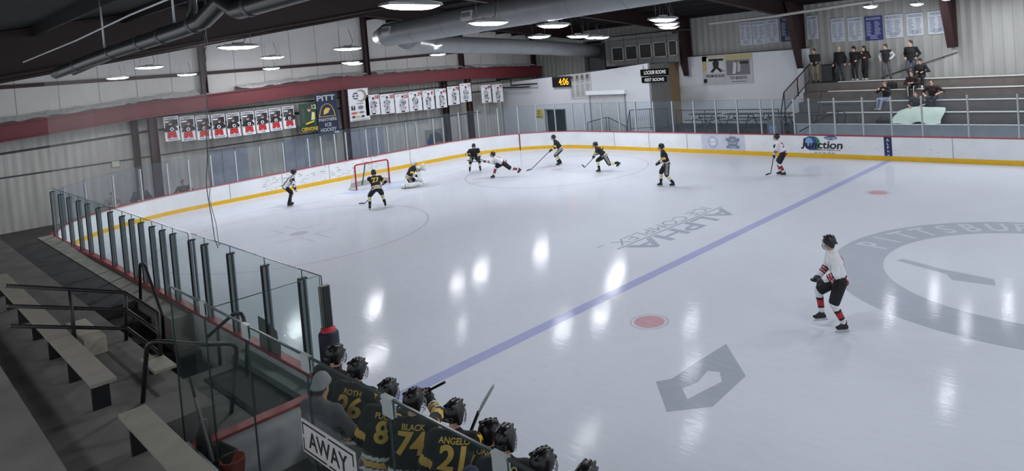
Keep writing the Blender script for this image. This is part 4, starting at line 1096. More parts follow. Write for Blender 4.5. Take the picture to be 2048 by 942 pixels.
def table(x, y, z, lab):
    t = empty('picnic_table', (x, y, z), 0, lab, 'table', 'picnic tables on the platform')
    mb = MB(); mb.bbox(-.9, .9, -.36, .36, .70, .75, .01); mb.build('table_top', mat('table_grey', (92, 90, 90), .6), t)
    for s in (-1, 1):
        mb = MB(); mb.bbox(-.9, .9, s * .72 - .13, s * .72 + .13, .42, .46, .01); mb.build('bench_seat', mat('table_grey', (92, 90, 90), .6), t)
    for sx in (-.6, .6):
        mb = MB(); mb.tube([(sx, -.75, 0), (sx, -.2, .7)], .025, 6); mb.tube([(sx, .75, 0), (sx, .2, .7)], .025, 6); mb.tube([(sx, -.7, .42), (sx, .7, .42)], .02, 6); mb.build('leg_frame', BLACKM, t)
table(-11.2, 29.7, .95, 'grey picnic table on the platform nearest the recess'); table(-8.9, 29.7, .95, 'grey picnic table in the middle of the platform'); table(-6.9, 29.9, .95, 'grey picnic table on the platform next to the bleachers')
# bin by the bleachers
bn = empty('trash_bin', (-5.75, 27.4, 0), 0, 'pale grey bin with blue label standing at the end of the platform', 'bin')
mb = MB(); mb.bbox(-.32, .32, -.3, .3, 0, 1.6, .03); mb.build('bin_body', mat('bin_grey', (112, 116, 120), .5), bn)
mb = MB(); mb.box(-.2, .2, -.31, -.3, .95, 1.35); mb.build('bin_label', mat('bin_label', (138, 156, 190), .5), bn)

# ------------------------------------------------------------------ bleachers
BL = [(27.95, 1.34), (28.60, 1.84), (29.25, 2.32), (29.90, 2.80), (30.50, 3.24)]
RISER = mat('bleacher_riser', (104, 98, 94), .8, var=.12); TREAD = mat('bleacher_tread', (84, 80, 78), .8, var=.12)
blc = empty('bleachers', (-5.3, 27.9, 0), 0, 'grey stepped bleachers with pale plank edges rising to the corrugated wall', 'bleachers')
INV = Matrix.Translation((5.3, -27.9, 0))
for i, (y, z) in enumerate(BL):
    y1 = BL[i + 1][0] if i < 4 else 31.57
    mb = MB(); mb.box(-5.3, XR, y, 31.58 if i == 4 else y1 + .03, (BL[i - 1][1] - .06 if i else 0), z - .06, 0); mb.box(-5.3, XR, y + .04, y1 + .01, z - .06, z - .045, 1)
    o = mb.build('step', [RISER, TREAD], blc); o.matrix_parent_inverse = INV
    x0 = (-2.5, -3.6, -4.3, -4.0, -3.7)[i]
    mb = MB(); mb.bbox(x0, XR, y - .03, y + .22, z - .045, z, .008); o = mb.build('seat_plank', ALU_L, blc); o.matrix_parent_inverse = INV; o['label'] = 'pale aluminium plank'
# low white wall before them and the sloped side rail
mb = MB(); mb.box(-4.55, XR, 27.15, 27.25, 0, 1.42)
struct(mb.build('wall_barrier', mat('barrier_white', (178, 184, 192), .5)))
mb = MB(); mb.box(-4.6, XR, 27.1, 27.3, 1.42, 1.45); struct(mb.build('trim_6', ALU_L))
sr = empty('side_railing', (-5.4, 27.5, 0), 0, 'dark barred railing sloping up the side of the bleachers beside the white wall', 'railing')
mb = MB(); top = [(0, -.1, 2.0), (0, .35, 2.95), (0, 3.7, 4.2)]; bot = [(0, -.1, .9), (0, .35, 1.85), (0, 3.5, 3.25)]
mb.tube(top, .03, 6); mb.tube([(0, .35, 2.05), (0, 3.5, 3.3)], .025, 6); mb.build('hand_rail', MAROON_D, sr)
mb = MB()
for k in range(26):
    t = k / 25; a = Vector((0, .35, 2.05)).lerp(Vector((0, 3.5, 3.3)), t); b2 = Vector((0, .35, 2.95)).lerp(Vector((0, 3.7, 4.2)), t); mb.tube([a, b2], .011, 4, cap=False)
mb.build('balusters', MAROON_D, sr)
for p, q in (((0, .35, 1.3), (0, .35, 2.95)), ((0, 2.0, 2.6), (0, 2.0, 3.55)), ((0, -.1, .0), (0, -.1, 2.0))):
    mb = MB(); mb.tube([p, q], .03, 6); mb.build('post', MAROON_D, sr)
ar = empty('aisle_railing', (-3.4, 27.6, 0), 0, 'dark hooped aisle handrail at the foot of the bleachers', 'railing')
mb = MB(); mb.tube([(-.9, -.7, 1.1), (.35, 0, 1.85), (.75, .05, 2.0), (1.0, .05, 1.98), (1.1, .05, 1.85), (.9, .05, 1.0)], .028, 6); mb.build('hand_rail', RAILM, ar)
for p, q in (((.75, .05, 2.0), (.55, .05, .9)), ((-.1, -.3, 1.5), (-.15, -.3, .9))):
    mb = MB(); mb.tube([p, q], .025, 6); mb.build('post', RAILM, ar)
ar = empty('aisle_railing', (-3.6, 28.2, 0), 0, 'thin dark two-bar aisle railing on the lower bleacher steps', 'railing')
mb = MB(); mb.tube([(-.6, 0, 1.75), (1.6, 0, 1.72), (1.55, 0, 1.1)], .018, 6); mb.tube([(-.3, .6, 2.2), (1.9, .6, 2.18)], .018, 6); mb.tube([(-.5, .2, 1.3), (-.4, .9, 2.75)], .018, 6); mb.tube([(-.6, 0, 1.2), (-.6, 0, 1.75)], .018, 6); mb.build('hand_rail', RAILM, ar)
wr = empty('wall_handrail', (-1, 31.55, 0), 0, 'thin dark handrail sloping up the corrugated wall behind the standing people', 'railing')
mb = MB(); mb.tube([(-.9, 0, 3.3), (2.6, 0, 4.35)], .02, 6); mb.tube([(0, 0, 3.55), (0, .05, 3.5)], .015, 5); mb.tube([(2, 0, 4.15), (2, .05, 4.1)], .015, 5); mb.build('hand_rail', RAILM, wr)
bx = empty('bin_box', (-4.35, 31.0, 3.24), 0, 'black square bin standing behind the man in khaki trousers', 'bin')
mb = MB(); mb.bbox(-.28, .28, -.25, .25, 0, .85, .02); mb.build('bin_body', DARKP, bx)
mb = MB(); mb.bbox(-.30, .30, -.27, .27, .85, .9, .015); mb.build('bin_rim', BLACKM, bx)
# blanket over the lower planks
mb = MB(); vs = []; fs = []; nx, ny = 22, 10; rnd = random.Random(9)
for i in range(nx + 1):
    for j in range(ny + 1):
        u, v = i / nx, j / ny
        x = -.35 + 2.0 * u; y = 28.75 - .95 * v
        z = 2.0 - .62 * v ** 1.3 + .10 * math.sin(u * 9 + v * 3) * (.3 + v) + .12 * math.exp(-((u - .45) / .25) ** 2) * (1 - v) - (.15 * (1 - u) ** 3)
        vs.append((x + .05 * math.sin(v * 7), y, max(z, 1.40 + .02 * math.sin(u * 14))))
for i in range(nx):
    for j in range(ny): fs.append((i * (ny + 1) + j, (i + 1) * (ny + 1) + j, (i + 1) * (ny + 1) + j + 1, i * (ny + 1) + j + 1))
mb.add(vs, fs, 0, True); mb.add([(x, y + .012, z - .014) for x, y, z in vs], fs, 0, True)
tag(mb.build('blanket', mat('blanket_pale', (176, 190, 178), .9, bump=.3, scale=9)), 'pale mint blanket spread over the lower bleacher planks', 'blanket')
bg = empty('sports_bag', (-.75, 28.05, 1.34), 0, 'dark bag lying on the lowest bleacher plank next to the blanket', 'bag')
mb = MB(); mb.bbox(-.35, .3, -.12, .16, 0, .24, .06); mb.build('bag_body', DARKP, bg)
mb = MB(); mb.tube([(-.2, 0, .22), (-.1, 0, .33), (.1, 0, .33), (.18, 0, .22)], .014, 6); mb.build('bag_handle', BLACKM, bg)
bg = empty('sports_bag', (-1.0, 30.1, 2.80), 0, 'black bag on the plank beside the woman with striped trousers', 'bag')
mb = MB(); mb.bbox(-.3, .25, -.1, .2, 0, .32, .08); mb.build('bag_body', BLACKM, bg)
mb = MB(); mb.tube([(-.15, 0, .3), (-.05, 0, .42), (.1, 0, .42), (.15, 0, .3)], .012, 6); mb.build('bag_handle', BLACKM, bg)
cp = empty('paper_cup', (.42, 29.95, 2.80), 0, 'white paper cup standing on the plank behind the seated people', 'cup')
mb = MB(); mb.lathe([(0, 0), (.03, 0), (.042, .12), (.036, .12)], n=12); mb.build('cup_body', AD_WHITE, cp)
mb = MB(); mb.lathe([(.044, .12), (.044, .13), (.03, .138), (0, .138)], n=12); mb.build('cup_lid', AD_WHITE, cp)
# ------------------------------------------------------------------ near side: walkway, stairs, stands, bench
mb = MB(); mb.box(-18, -4.75, -.5, -.115, 0, .99, 0)
struct(mb.build('trim_7', CONC_L))
mb = MB(); mb.box(-18, -6.95, -1.55, -.5, 0, .97)
struct(mb.build('floor_walkway', CONC_D))
mb = MB()
for i, x in enumerate((-6.95, -6.1, -5.25, -4.45)):
    z = .97 - .21 * (i + 1) if i < 3 else .12
    x1 = (-6.1, -5.25, -4.45, -2.1)[i]
    mb.box(x, x1, -1.55, -.115, -.1, max(z, .12))
    mb.box(x - .04, x + .02, -1.55, -.45, z + .205, z + .215) if i < 3 else None
struct(mb.build('floor_steps', mat('step_dark', (58, 54, 54), .85, var=.2)))
mb = MB(); mb.box(-2.1, .82, -1.62, -.115, -.1, .78)
struct(mb.build('floor_landing', CONC))
mb = MB(); mb.box(-2.15, .82, -.36, -.118, .78, .90)
struct(mb.build('trim_8', mat('ledge_green_grey', (128, 138, 134), .7)))
mt = MB(); mt.bbox(-1.75, .45, -.95, -.37, .78, .80, .008)
for k in range(28): mt.box(-1.72 + k * .076, -1.69 + k * .076, -.93, -.39, .80, .806)
tag(mt.build('door_mat', mat('rubber_mat', (46, 46, 50), .9)), 'dark ribbed rubber mat on the landing behind the near glass', 'mat')
# concrete stand with its first row
mb = MB(); mb.box(-18, -3.1, -3.3, -1.55, -.1, 1.35); mb.box(-3.1, .6, -3.3, -1.56, -.1, 1.35); mb.box(.6, 9, -3.3, -2.15, -.1, 1.35); mb.box(-18, 9, -4.0, -3.3, -.1, 1.75)
struct(mb.build('floor_stand', CONC))
mb = MB(); mb.box(.6, 9, -2.15, -2.06, 0, .98); struct(mb.build('wall_bench_back', mat('bench_wall_dark', (40, 40, 42), .7)))
# shallow channel in the platform
mb = MB(); mb.box(-2.9, -.3, -1.98, -1.93, 1.346, 1.352); tag(mb.build('floor_joint', CONC_D), None, None, None, 'structure')
def plank(x0, x1, label, y0=-2.66, y1=-2.38, z=1.77):
    t = empty('bleacher_bench', ((x0 + x1) / 2, (y0 + y1) / 2, 1.35), 0, label, 'bench')
    L = (x1 - x0) / 2; W = (y1 - y0) / 2
    mb = MB(); mb.bbox(-L, L, -W, W, z - 1.35 - .05, z - 1.35, .006); mb.build('plank', mat('plank_grey', (150, 145, 133), .6, var=.08, scale=4), t)
    n = max(2, int(L * 2 / 1.2))
    for k in range(n):
        x = -L + .25 + (2 * L - .5) * k / max(1, n - 1)
        mb = MB(); mb.box(x - .03, x + .03, -W * .7, W * .7, 0, z - 1.35 - .05); mb.build('leg', BLACKM, t)
plank(.85, 8.5, 'long grey bench plank in front of the bench glass'); plank(-9, -.38, 'grey bench plank across the aisle from the long plank')
mb = MB(); mb.bbox(-1.45, -.75, -1.86, -1.58, 1.49, 1.535, .006); tag(mb.build('end_slab', mat('plank_grey', (150, 145, 133))), 'short white plank end beside the glass corner at the platform edge', 'bench')
mb = MB(); mb.box(-1.3, -1.2, -1.8, -1.62, 1.35, 1.49); o = mb.build('leg', BLACKM); o.parent = bpy.data.objects['end_slab']
mb = MB(); mb.bbox(-4.2, -2.85, -2.25, -1.95, 1.35, 1.62, .01); tag(mb.build('kerb_block', mat('block_cream', (176, 168, 152), .7)), 'cream block standing on the platform at the foot of the handrail', 'block')
# rails
def rail_thing(name, runs, posts, label, r=.03):
    o0 = Vector(runs[0][0]); o0.z = 0
    t = empty(name, o0, 0, label, 'railing')
    for run in runs:
        mb = MB(); mb.tube([Vector(p) - o0 for p in run], r, 8); mb.build('hand_rail', RAILM, t)
    for p, q in posts:
        mb = MB(); mb.tube([Vector(p) - o0, Vector(q) - o0], r, 8); mb.build('post', RAILM, t)
    return t
Yr = -1.62
rail_thing('platform_railing', [[(-1.25, Yr, 2.18), (-2.90, Yr, 2.20), (-2.9, -3.1, 2.75)], [(-1.28, Yr, 1.88), (-2.95, Yr, 1.90), (-2.9, -3.1, 2.45)], [(-1.3, Yr, 1.56), (-3.0, Yr, 1.58), (-2.9, -3.1, 2.15)]],
           [((-1.35, Yr, 1.35), (-1.25, Yr, 2.2)), ((-3.15, Yr, 1.35), (-2.90, Yr, 2.2)), ((-2.9, -2.35, 1.35), (-2.9, -2.35, 2.48))], 'dark three-bar railing around the corner of the concrete platform above the steps')
def bend(pts, k=5, rad=.12):
    P = [Vector(p) for p in pts]; out = [P[0]]
    for a, b, c in zip(P[:-2], P[1:-1], P[2:]):
        d1 = (a - b).normalized() * min(rad, (a - b).length * .45); d2 = (c - b).normalized() * min(rad, (c - b).length * .45)
        for i in range(k + 1):
            t = i / k; out.append((b + d1) * (1 - t) ** 2 + b * 2 * t * (1 - t) + (b + d2) * t * t)
    return out + [P[-1]]
rail_thing('stair_handrail', [bend([(-6.65, -.52, .97), (-6.4, -.52, 1.86), (-6.1, -.52, 1.9), (-5.2, -.52, 1.0), (-5.3, -.52, .35)])], [], 'dark hooped stair handrail standing against the near glass at the top of the steps')
rail_thing('stair_handrail', [bend([(-2.75, -.52, 1.1), (-1.42, -.52, 1.78), (-1.05, -.52, 1.86), (-.95, -.52, 1.5), (-1.15, -.52, .8)])], [((-2.2, -.52, 1.4), (-2.3, -.52, .12))], 'dark curved handrail behind the bench glass beside the door mat')
rail_thing('aisle_handrail', [bend([(-.30, -2.14, 1.35), (.12, -2.12, 2.27), (.50, -1.7, 2.15), (.48, -1.18, 1.98), (-.22, -1.10, .78)], 6, .16)], [], 'big dark hoop handrail across the aisle end, partly seen through the bench glass')
# bench floor, end wall, seat
mb = MB(); mb.box(.95, XR, -2.06, -.12, -.1, .28); struct(mb.build('floor_bench', mat('bench_rubber', (60, 60, 64), .9)))
mb = MB(); mb.box(.82, .95, -2.02, -.12, 0, 1.03); o = struct(mb.build('wall_bench_end', WHITE_B))
mb = MB(); mb.box(.79, .98, -2.02, -.12, 1.03, 1.07); struct(mb.build('trim_9', RED_B))
bs = empty('players_bench', (1.1, -1.72, .28), 0, 'long low white bench seat against the back glass of the players box', 'bench')
mb = MB(); mb.bbox(0, 11, -.28, .12, .40, .46, .01); mb.build('seat', WHITE_B, bs)
for k in range(7):
    mb = MB(); mb.box(.2 + k * 1.7, .28 + k * 1.7, -.2, .05, 0, .40); mb.build('leg', STEEL, bs)
# glass around the bench
BX = [.80, 1.92, 3.08, 4.34, 5.62, 6.85, 8.2, 9.6, 11.0]
BLAB = ['bench back glass pane at the corner with the aisle hoop behind it', 'bench back glass pane in front of the person in a grey beanie', 'bench back glass pane next to the AWAY sign', 'bench back glass pane carrying the AWAY sign', 'bench back glass pane in front of the player numbered 21',
        'bench back glass pane at the lower edge of the view', 'bench back glass pane past the lower edge of the view', 'bench back glass pane farthest along the bench']
for i in range(len(BX) - 1):
    t = empty('glass_pane', (BX[i], -2.0, 1.06), 0, BLAB[i], 'glass pane')
    L = BX[i + 1] - BX[i]
    mb = MB(); mb.box(.004, L - .004, -.006, .006, 0, 2.0); mb.build('pane', GLASS_BENCH, t)
    mb = MB(); mb.box(.004, L - .004, -.008, .008, 1.985, 2.003); mb.box(0, .009, -.008, .008, 0, 2.0); mb.build('edge', mat('glass_edge_dark', (44, 60, 60), .25), t)
    if i:
        mb = MB(); mb.box(-.065, .065, -.018, -.008, 1.86, 1.985); mb.box(-.065, .065, .008, .018, 1.86, 1.985); mb.box(-.07, .07, -.02, .02, 1.985, 2.006); mb.build('clip', mat('clip_clear', (176, 184, 184), .3, .3), t)
    mb = MB(); mb.box(0, L, -.035, -.012, -.02, .05); mb.box(0, L, .012, .035, -.02, .05); mb.build('track', ALU, t)
t = empty('glass_pane', (.80, -2.0, 1.07), 0, 'glass pane closing the end of the bench box above the red capped partition', 'glass pane')
mb = MB(); vs = [(-.005, 0, 0), (-.005, 1.88, 0), (-.005, 1.88, 1.57), (-.005, .45, 1.57), (-.005, .2, 1.92), (-.005, 0, 1.92)]
mb.add(vs + [(.007, y, z) for x, y, z in vs], [(0, 1, 2, 3, 4, 5), (11, 10, 9, 8, 7, 6)] + [(i, (i + 1) % 6, 6 + (i + 1) % 6, 6 + i) for i in range(6)]); mb.build('pane', GLASS_BENCH, t)
mb = MB(); mb.tube([(0, .45, 1.573), (0, 1.88, 1.573), (0, 1.88, 0)], .007, 4); mb.tube([(0, 0, 0), (0, 0, 1.92)], .008, 4); mb.build('edge', EDGE, t)
# AWAY sign on the glass, its lettering facing the stands
sg = empty('away_sign', (4.20, -2.02, 2.19), 0, 'white sign with black border reading AWAY on the bench glass', 'sign')
mb = MB(); mb.box(0, .90, -.012, 0, 0, .29); mb.build('sign_board', mat('sign_paper', (196, 194, 194), .5), sg)
sh = Sheet((0, -.013, 0), (1, 0, 0), (0, 0, 1), (0, -1, 0)); sh.step = .002; b = .014
for x0, z0, x1, z1 in ((.02, .02, .42, .02 + b), (.46, .02, .88, .02 + b), (.02, .256, .44, .27), (.48, .256, .88, .27), (.02, .02, .02 + b, .13), (.02, .16, .02 + b, .27), (.866, .02, .88, .14), (.866, .17, .88, .27)): sh.rect(x0, z0, x1, z1, 0, k=1)
sh.text('AWAY', .45, .145, .15, 0, w=.66, bold=.012, k=1)
sh.mb.build('lettering', mat('sign_black', (22, 20, 22), .6), sg)
# bin, bucket, lid on the bench seat
bk = empty('black_tub', (1.22, -1.80, .74), .15, 'black open square tub behind the bench glass corner', 'tub')
mb = MB()
mb.add([(-.15, -.12, 0), (.15, -.12, 0), (.15, .12, 0), (-.15, .12, 0), (-.19, -.16, .30), (.19, -.16, .30), (.19, .16, .30), (-.19, .16, .30), (-.17, -.14, .30), (.17, -.14, .30), (.17, .14, .30), (-.17, .14, .30), (-.13, -.1, .03), (.13, -.1, .03), (.13, .1, .03), (-.13, .1, .03)],
       [(3, 2, 1, 0), (0, 1, 5, 4), (1, 2, 6, 5), (2, 3, 7, 6), (3, 0, 4, 7), (4, 5, 9, 8), (5, 6, 10, 9), (6, 7, 11, 10), (7, 4, 8, 11), (8, 9, 13, 12), (9, 10, 14, 13), (10, 11, 15, 14), (11, 8, 12, 15), (12, 13, 14, 15)])
mb.build('tub_body', BLACKM, bk)
mb = MB(); mb.tube([(-.19, -.16, .30), (.19, -.16, .30), (.19, .16, .30), (-.19, .16, .30)], .012, 6, closed=True); mb.build('tub_rim', DARKP, bk)
bk = empty('red_bucket', (1.50, -1.72, .74), 0, 'orange red round bucket standing next to the black tub', 'bucket')
BR = mat('bucket_red', (176, 58, 40), .5)
mb = MB(); mb.lathe([(0, 0), (.11, 0), (.145, .28), (.15, .29), (.135, .29), (.10, .02), (0, .02)], n=20); mb.build('bucket_body', BR, bk)
mb = MB(); mb.tube([(.146 * math.cos(a), .146 * math.sin(a) * .3 - .05, .27 - .12 * abs(math.sin(a))) for a in np.linspace(math.pi, 2 * math.pi, 12)], .006, 5); mb.build('bucket_handle', STEEL, bk)
tb = empty('red_box', (2.22, -1.80, .74), 0, 'red box top at the lower edge of the view next to the bucket', 'box')
mb = MB(); mb.bbox(-.16, .16, -.12, .12, 0, .2, .02); mb.build('box_body', mat('box_red', (150, 48, 50), .6), tb); mb = MB(); mb.bbox(-.17, .17, -.13, .13, .2, .23, .01); mb.build('box_lid', mat('box_red', (150, 48, 50)), tb)
# sticks and bag leaning in the glass corner
def hockey_stick(name, butt, heel, toe, label, blade_m=None, shaft_m=None, group=None, w=.014):
    B, Hh, T = Vector(butt), Vector(heel), Vector(toe)
    t = empty(name, B, 0, label, 'hockey stick', group)
    mb = MB(); d = (Hh - B)
    mb.bar((0, 0, 0), d, w * 1.5, w * 2.0); mb.build('shaft', shaft_m or BLACKM, t)
    mb = MB(); n = 6; bl = T - Hh; upv = (B - Hh).normalized(); side = bl.cross(upv).normalized(); wv = side.cross(bl).normalized()
    if wv.dot(upv) < 0: wv = -wv
    vs = []
    for i in range(n + 1):
        u = i / n; c = d + bl * u + side * (.035 * u * u)
        h = .020 + .009 * math.sin(math.pi * min(1, u * 1.1)); 
        if i == n: h *= .7
        for s1 in (-1, 1):
            for s2 in (0, 1): vs.append(c + side * s1 * .006 + wv * (s2 * 2 * h - .01))
    fs = [(0, 1, 3, 2), (n * 4, n * 4 + 2, n * 4 + 3, n * 4 + 1)]
    for i in range(n):
        a, b_ = i * 4, (i + 1) * 4
        fs += [(a, a + 1, b_ + 1, b_), (a + 2, b_ + 2, b_ + 3, a + 3), (a, b_, b_ + 2, a + 2), (a + 1, a + 3, b_ + 3, b_ + 1)]
    mb.add(vs, fs); mb.build('blade', blade_m or BLACKM, t)
    return t
STW = mat('stick_white', (200, 202, 204), .5)
hockey_stick('hockey_stick', (.98, -1.93, 1.95), (1.05, -1.80, .82), (1.2, -1.66, .76), 'black hockey stick with a white taped end leaning in the bench glass corner')
hockey_stick('hockey_stick', (1.16, -1.94, 1.75), (1.4, -1.86, .80), (1.6, -1.7, .76), 'grey hockey stick leaning across the black tub', shaft_m=mat('stick_grey', (120, 122, 122), .5))
sb = empty('stick_bag', (1.09, -1.88, .28), 0, 'tall black equipment bag standing in the bench glass corner', 'bag')
mb = MB(); mb.tube([(0, 0, 0), (0, 0, .5), (.01, 0, .95), (.02, .01, 1.15)], [.09, .10, .085, .045], 12); mb.build('bag_body', BLACKM, sb); mb = MB(); mb.tube([(.09, 0, .3), (.12, .02, .6), (.09, 0, .9)], .012, 6); mb.build('bag_strap', DARKP, sb)
# hanging ropes and the protective net
rp = empty('hanging_rope', (-3.6, .02, 2.4), 0, 'pair of thin hanging ropes dropping from the roof to the near glass', 'rope')
def wob(p, q, n=14, a=.03, seed=1):
    rnd = random.Random(seed); P, Q = Vector(p), Vector(q)
    return [P.lerp(Q, i / n) + Vector((rnd.uniform(-a, a), rnd.uniform(-a, a), 0)) for i in range(n + 1)]
mb = MB(); mb.tube(wob((.75, 0, 4.6), (-.08, 0, 1.0)) + [Vector((.02, 0, .55)), Vector((.12, -.02, .2)), Vector((.28, -.03, .06))], .008, 5); mb.build('rope_strand', mat('rope_grey', (110, 108, 108), .8), rp)
mb = MB(); mb.tube(wob((.55, .03, 4.6), (-.02, .02, .95), seed=5) + [Vector((.14, .02, .5)), Vector((.25, 0, .1)), Vector((.40, -.02, .16))], .006, 5); mb.build('rope_strand', mat('rope_grey', (110, 108, 108)), rp)
def net_mat():
    m = bpy.data.materials.new('net_mesh'); m.use_nodes = True; nt = m.node_tree
    nt.nodes.remove(nt.nodes['Principled BSDF']); out = nt.nodes['Material Output']
    tr = nt.nodes.new('ShaderNodeBsdfTransparent'); df = nt.nodes.new('ShaderNodeBsdfDiffuse'); df.inputs[0].default_value = (.62, .6, .58, 1)
    tl = nt.nodes.new('ShaderNodeBsdfTranslucent'); tl.inputs[0].default_value = (.62, .6, .58, 1)
    ad = nt.nodes.new('ShaderNodeMixShader'); nt.links.new(df.outputs[0], ad.inputs[1]); nt.links.new(tl.outputs[0], ad.inputs[2])
    tc = nt.nodes.new('ShaderNodeTexCoord'); no = nt.nodes.new('ShaderNodeTexNoise'); no.inputs['Scale'].default_value = 1.2
    nt.links.new(tc.outputs['Object'], no.inputs['Vector'])
    mr = nt.nodes.new('ShaderNodeMapRange'); mr.inputs[3].default_value = .10; mr.inputs[4].default_value = .24
    nt.links.new(no.outputs['Fac'], mr.inputs[0])
    mx = nt.nodes.new('ShaderNodeMixShader'); nt.links.new(mr.outputs[0], mx.inputs[0]); nt.links.new(tr.outputs[0], mx.inputs[1]); nt.links.new(ad.outputs[0], mx.inputs[2])
    nt.links.new(mx.outputs[0], out.inputs['Surface']); return m
mb = MB(); n = 24; vs = []; fs = []
for i in range(n + 1):
    x = -18 + 14.3 * i / n
    vs += [(x, .05 + .04 * math.sin(i * 2.1), 2.55), (x + .5, .05 + .03 * math.sin(i * 1.3), 6.2)]
fs = [(2 * i, 2 * i + 2, 2 * i + 3, 2 * i + 1) for i in range(n)]
mb.add(vs, fs, 0, True)
tag(mb.build('protective_net', net_mat()), 'fine pale protective netting hung above the near glass, ending at the ropes', 'net')
# ------------------------------------------------------------------ figures: one smooth surface grown around a posed skeleton
def sdf_mesh(prims, res=0.02, k=0.02, cuts=(), subs=()):
    """surface nets around smoothly joined tapered capsules / ellipsoids. prim: ('c', a, b, ra, rb, side or None, q) or ('e', c, (rx,ry,rz), R or None)"""
    lo = np.array([1e9] * 3); hi = -lo
    bb = []
    for p in prims:
        if p[0] == 'c':
            a, b = np.array(p[1]), np.array(p[2]); r = max(p[3], p[4]) * max(1.0, p[6] if p[5] is not None else 1.0)
            l, h = np.minimum(a, b) - r, np.maximum(a, b) + r
        else:
            r = max(p[2]); l, h = np.array(p[1]) - r, np.array(p[1]) + r
        bb.append((l, h)); lo = np.minimum(lo, l); hi = np.maximum(hi, h)
    lo = lo - 3 * res; hi = hi + 3 * res
    n = np.ceil((hi - lo) / res).astype(int) + 1
    ax = [lo[i] + res * np.arange(n[i]) for i in range(3)]
    D = np.full(n, 10.0, dtype=np.float32)
    def dist(p, X, Y, Z):
        if p[0] == 'c':
            a, b = np.array(p[1], float), np.array(p[2], float); ab = b - a; L2 = max(ab @ ab, 1e-9)
            px, py, pz = X - a[0], Y - a[1], Z - a[2]
            t = np.clip((px * ab[0] + py * ab[1] + pz * ab[2]) / L2, 0, 1)
            wx, wy, wz = px - t * ab[0], py - t * ab[1], pz - t * ab[2]
            if p[5] is not None:
                s = np.array(p[5], float); q = p[6]
                ws = (wx * s[0] + wy * s[1] + wz * s[2]) * (1 - 1 / q)
                wx, wy, wz = wx - ws * s[0], wy - ws * s[1], wz - ws * s[2]
            return np.sqrt(wx * wx + wy * wy + wz * wz) - (p[3] + (p[4] - p[3]) * t)
        c = np.array(p[1], float); r = np.array(p[2], float)
        v = np.stack([X - c[0] + 0 * Y + 0 * Z, Y - c[1] + 0 * X + 0 * Z, Z - c[2] + 0 * X + 0 * Y], -1)
        if p[3] is not None: v = v @ np.array(p[3])
        v = v / r
        l = np.sqrt((v * v).sum(-1))
        return (l - 1) * min(r) * (0.5 + 0.5 * max(r) / min(r) * 0 + 0.5)
    m = 0.07 + k
    for p, (l, h) in zip(prims, bb):
        i0 = np.maximum(((l - m - lo) / res).astype(int), 0); i1 = np.minimum(((h + m - lo) / res).astype(int) + 2, n)
        sl = tuple(slice(i0[j], i1[j]) for j in range(3))
        X = ax[0][sl[0]][:, None, None]; Y = ax[1][sl[1]][None, :, None]; Z = ax[2][sl[2]][None, None, :]
        d = dist(p, X, Y, Z); cur = D[sl]
        hh = np.clip(0.5 + 0.5 * (cur - d) / k, 0, 1)
        D[sl] = cur * (1 - hh) + d * hh - k * hh * (1 - hh)
    X = ax[0][:, None, None]; Y = ax[1][None, :, None]; Z = ax[2][None, None, :]
    for p in subs: D = np.maximum(D, -dist(p, X, Y, Z))
    for pt, nr in cuts: D = np.maximum(D, (X - pt[0]) * nr[0] + (Y - pt[1]) * nr[1] + (Z - pt[2]) * nr[2])
    S = D < 0
    nx, ny, nz = n
    acc = np.zeros((nx - 1, ny - 1, nz - 1, 3)); cnt = np.zeros((nx - 1, ny - 1, nz - 1))
    offs = [(i, j, l) for i in (0, 1) for j in (0, 1) for l in (0, 1)]
    for ax_ in range(3):
        for o1 in (0, 1):
            for o2 in (0, 1):
                A = [0, 0, 0]; others = [q for q in range(3) if q != ax_]
                A[others[0]] = o1; A[others[1]] = o2
                B = list(A); B[ax_] = 1
                sa = tuple(slice(A[q], n[q] - 1 + A[q]) for q in range(3)); sb_ = tuple(slice(B[q], n[q] - 1 + B[q]) for q in range(3))
                da, db = D[sa], D[sb_]
                c = (da < 0) != (db < 0)
                t = np.where(c, da / np.where(c, da - db, 1), 0)
                for q in range(3):
                    acc[..., q] += np.where(c, A[q] + (t if q == ax_ else 0), 0)
                cnt += c
    mask = cnt > 0
    idx = -np.ones(mask.shape, int); idx[mask] = np.arange(mask.sum())
    ijk = np.argwhere(mask)
    V = (ijk + acc[mask] / cnt[mask][:, None]) * res + lo
    Fs = []
    for ax_ in range(3):
        o = [q for q in range(3) if q != ax_]
        sl = [slice(1, -1)] * 3; sl[ax_] = slice(0, -1)
        s2 = list(sl); s2[ax_] = slice(1, None)
        e = S[tuple(sl)] != S[tuple(s2)]
        P = np.argwhere(e); 
        if not len(P): continue
        base = P.copy(); base[:, o[0]] += 1; base[:, o[1]] += 1
        ok = np.ones(len(base), bool)
        def g(d0, d1):
            c = base.copy(); c[:, o[0]] -= d0; c[:, o[1]] -= d1
            return idx[c[:, 0].clip(0, nx - 2), c[:, 1].clip(0, ny - 2), c[:, 2].clip(0, nz - 2)]
        Q = np.stack([g(1, 1), g(0, 1), g(0, 0), g(1, 0)], 1)
        ins = S[tuple(sl)][e]
        flip = ins if ax_ != 1 else ~ins
        Q[~flip] = Q[~flip][:, ::-1]
        Fs.append(Q[(Q >= 0).all(1)])
    Fq = np.concatenate(Fs) if Fs else np.zeros((0, 4), int)
    return V, Fq

def pdist(p, C):
    """distance and position along a primitive for colouring"""
    if p[0] == 'c':
        a, b = np.array(p[1], float), np.array(p[2], float); ab = b - a
        t = np.clip(((C - a) @ ab) / max(ab @ ab, 1e-9), 0, 1)
        return np.linalg.norm(C - a - t[:, None] * ab, axis=1) - (p[3] + (p[4] - p[3]) * t), t
    return np.linalg.norm(C - np.array(p[1]), axis=1) - min(p[2]), np.zeros(len(C))

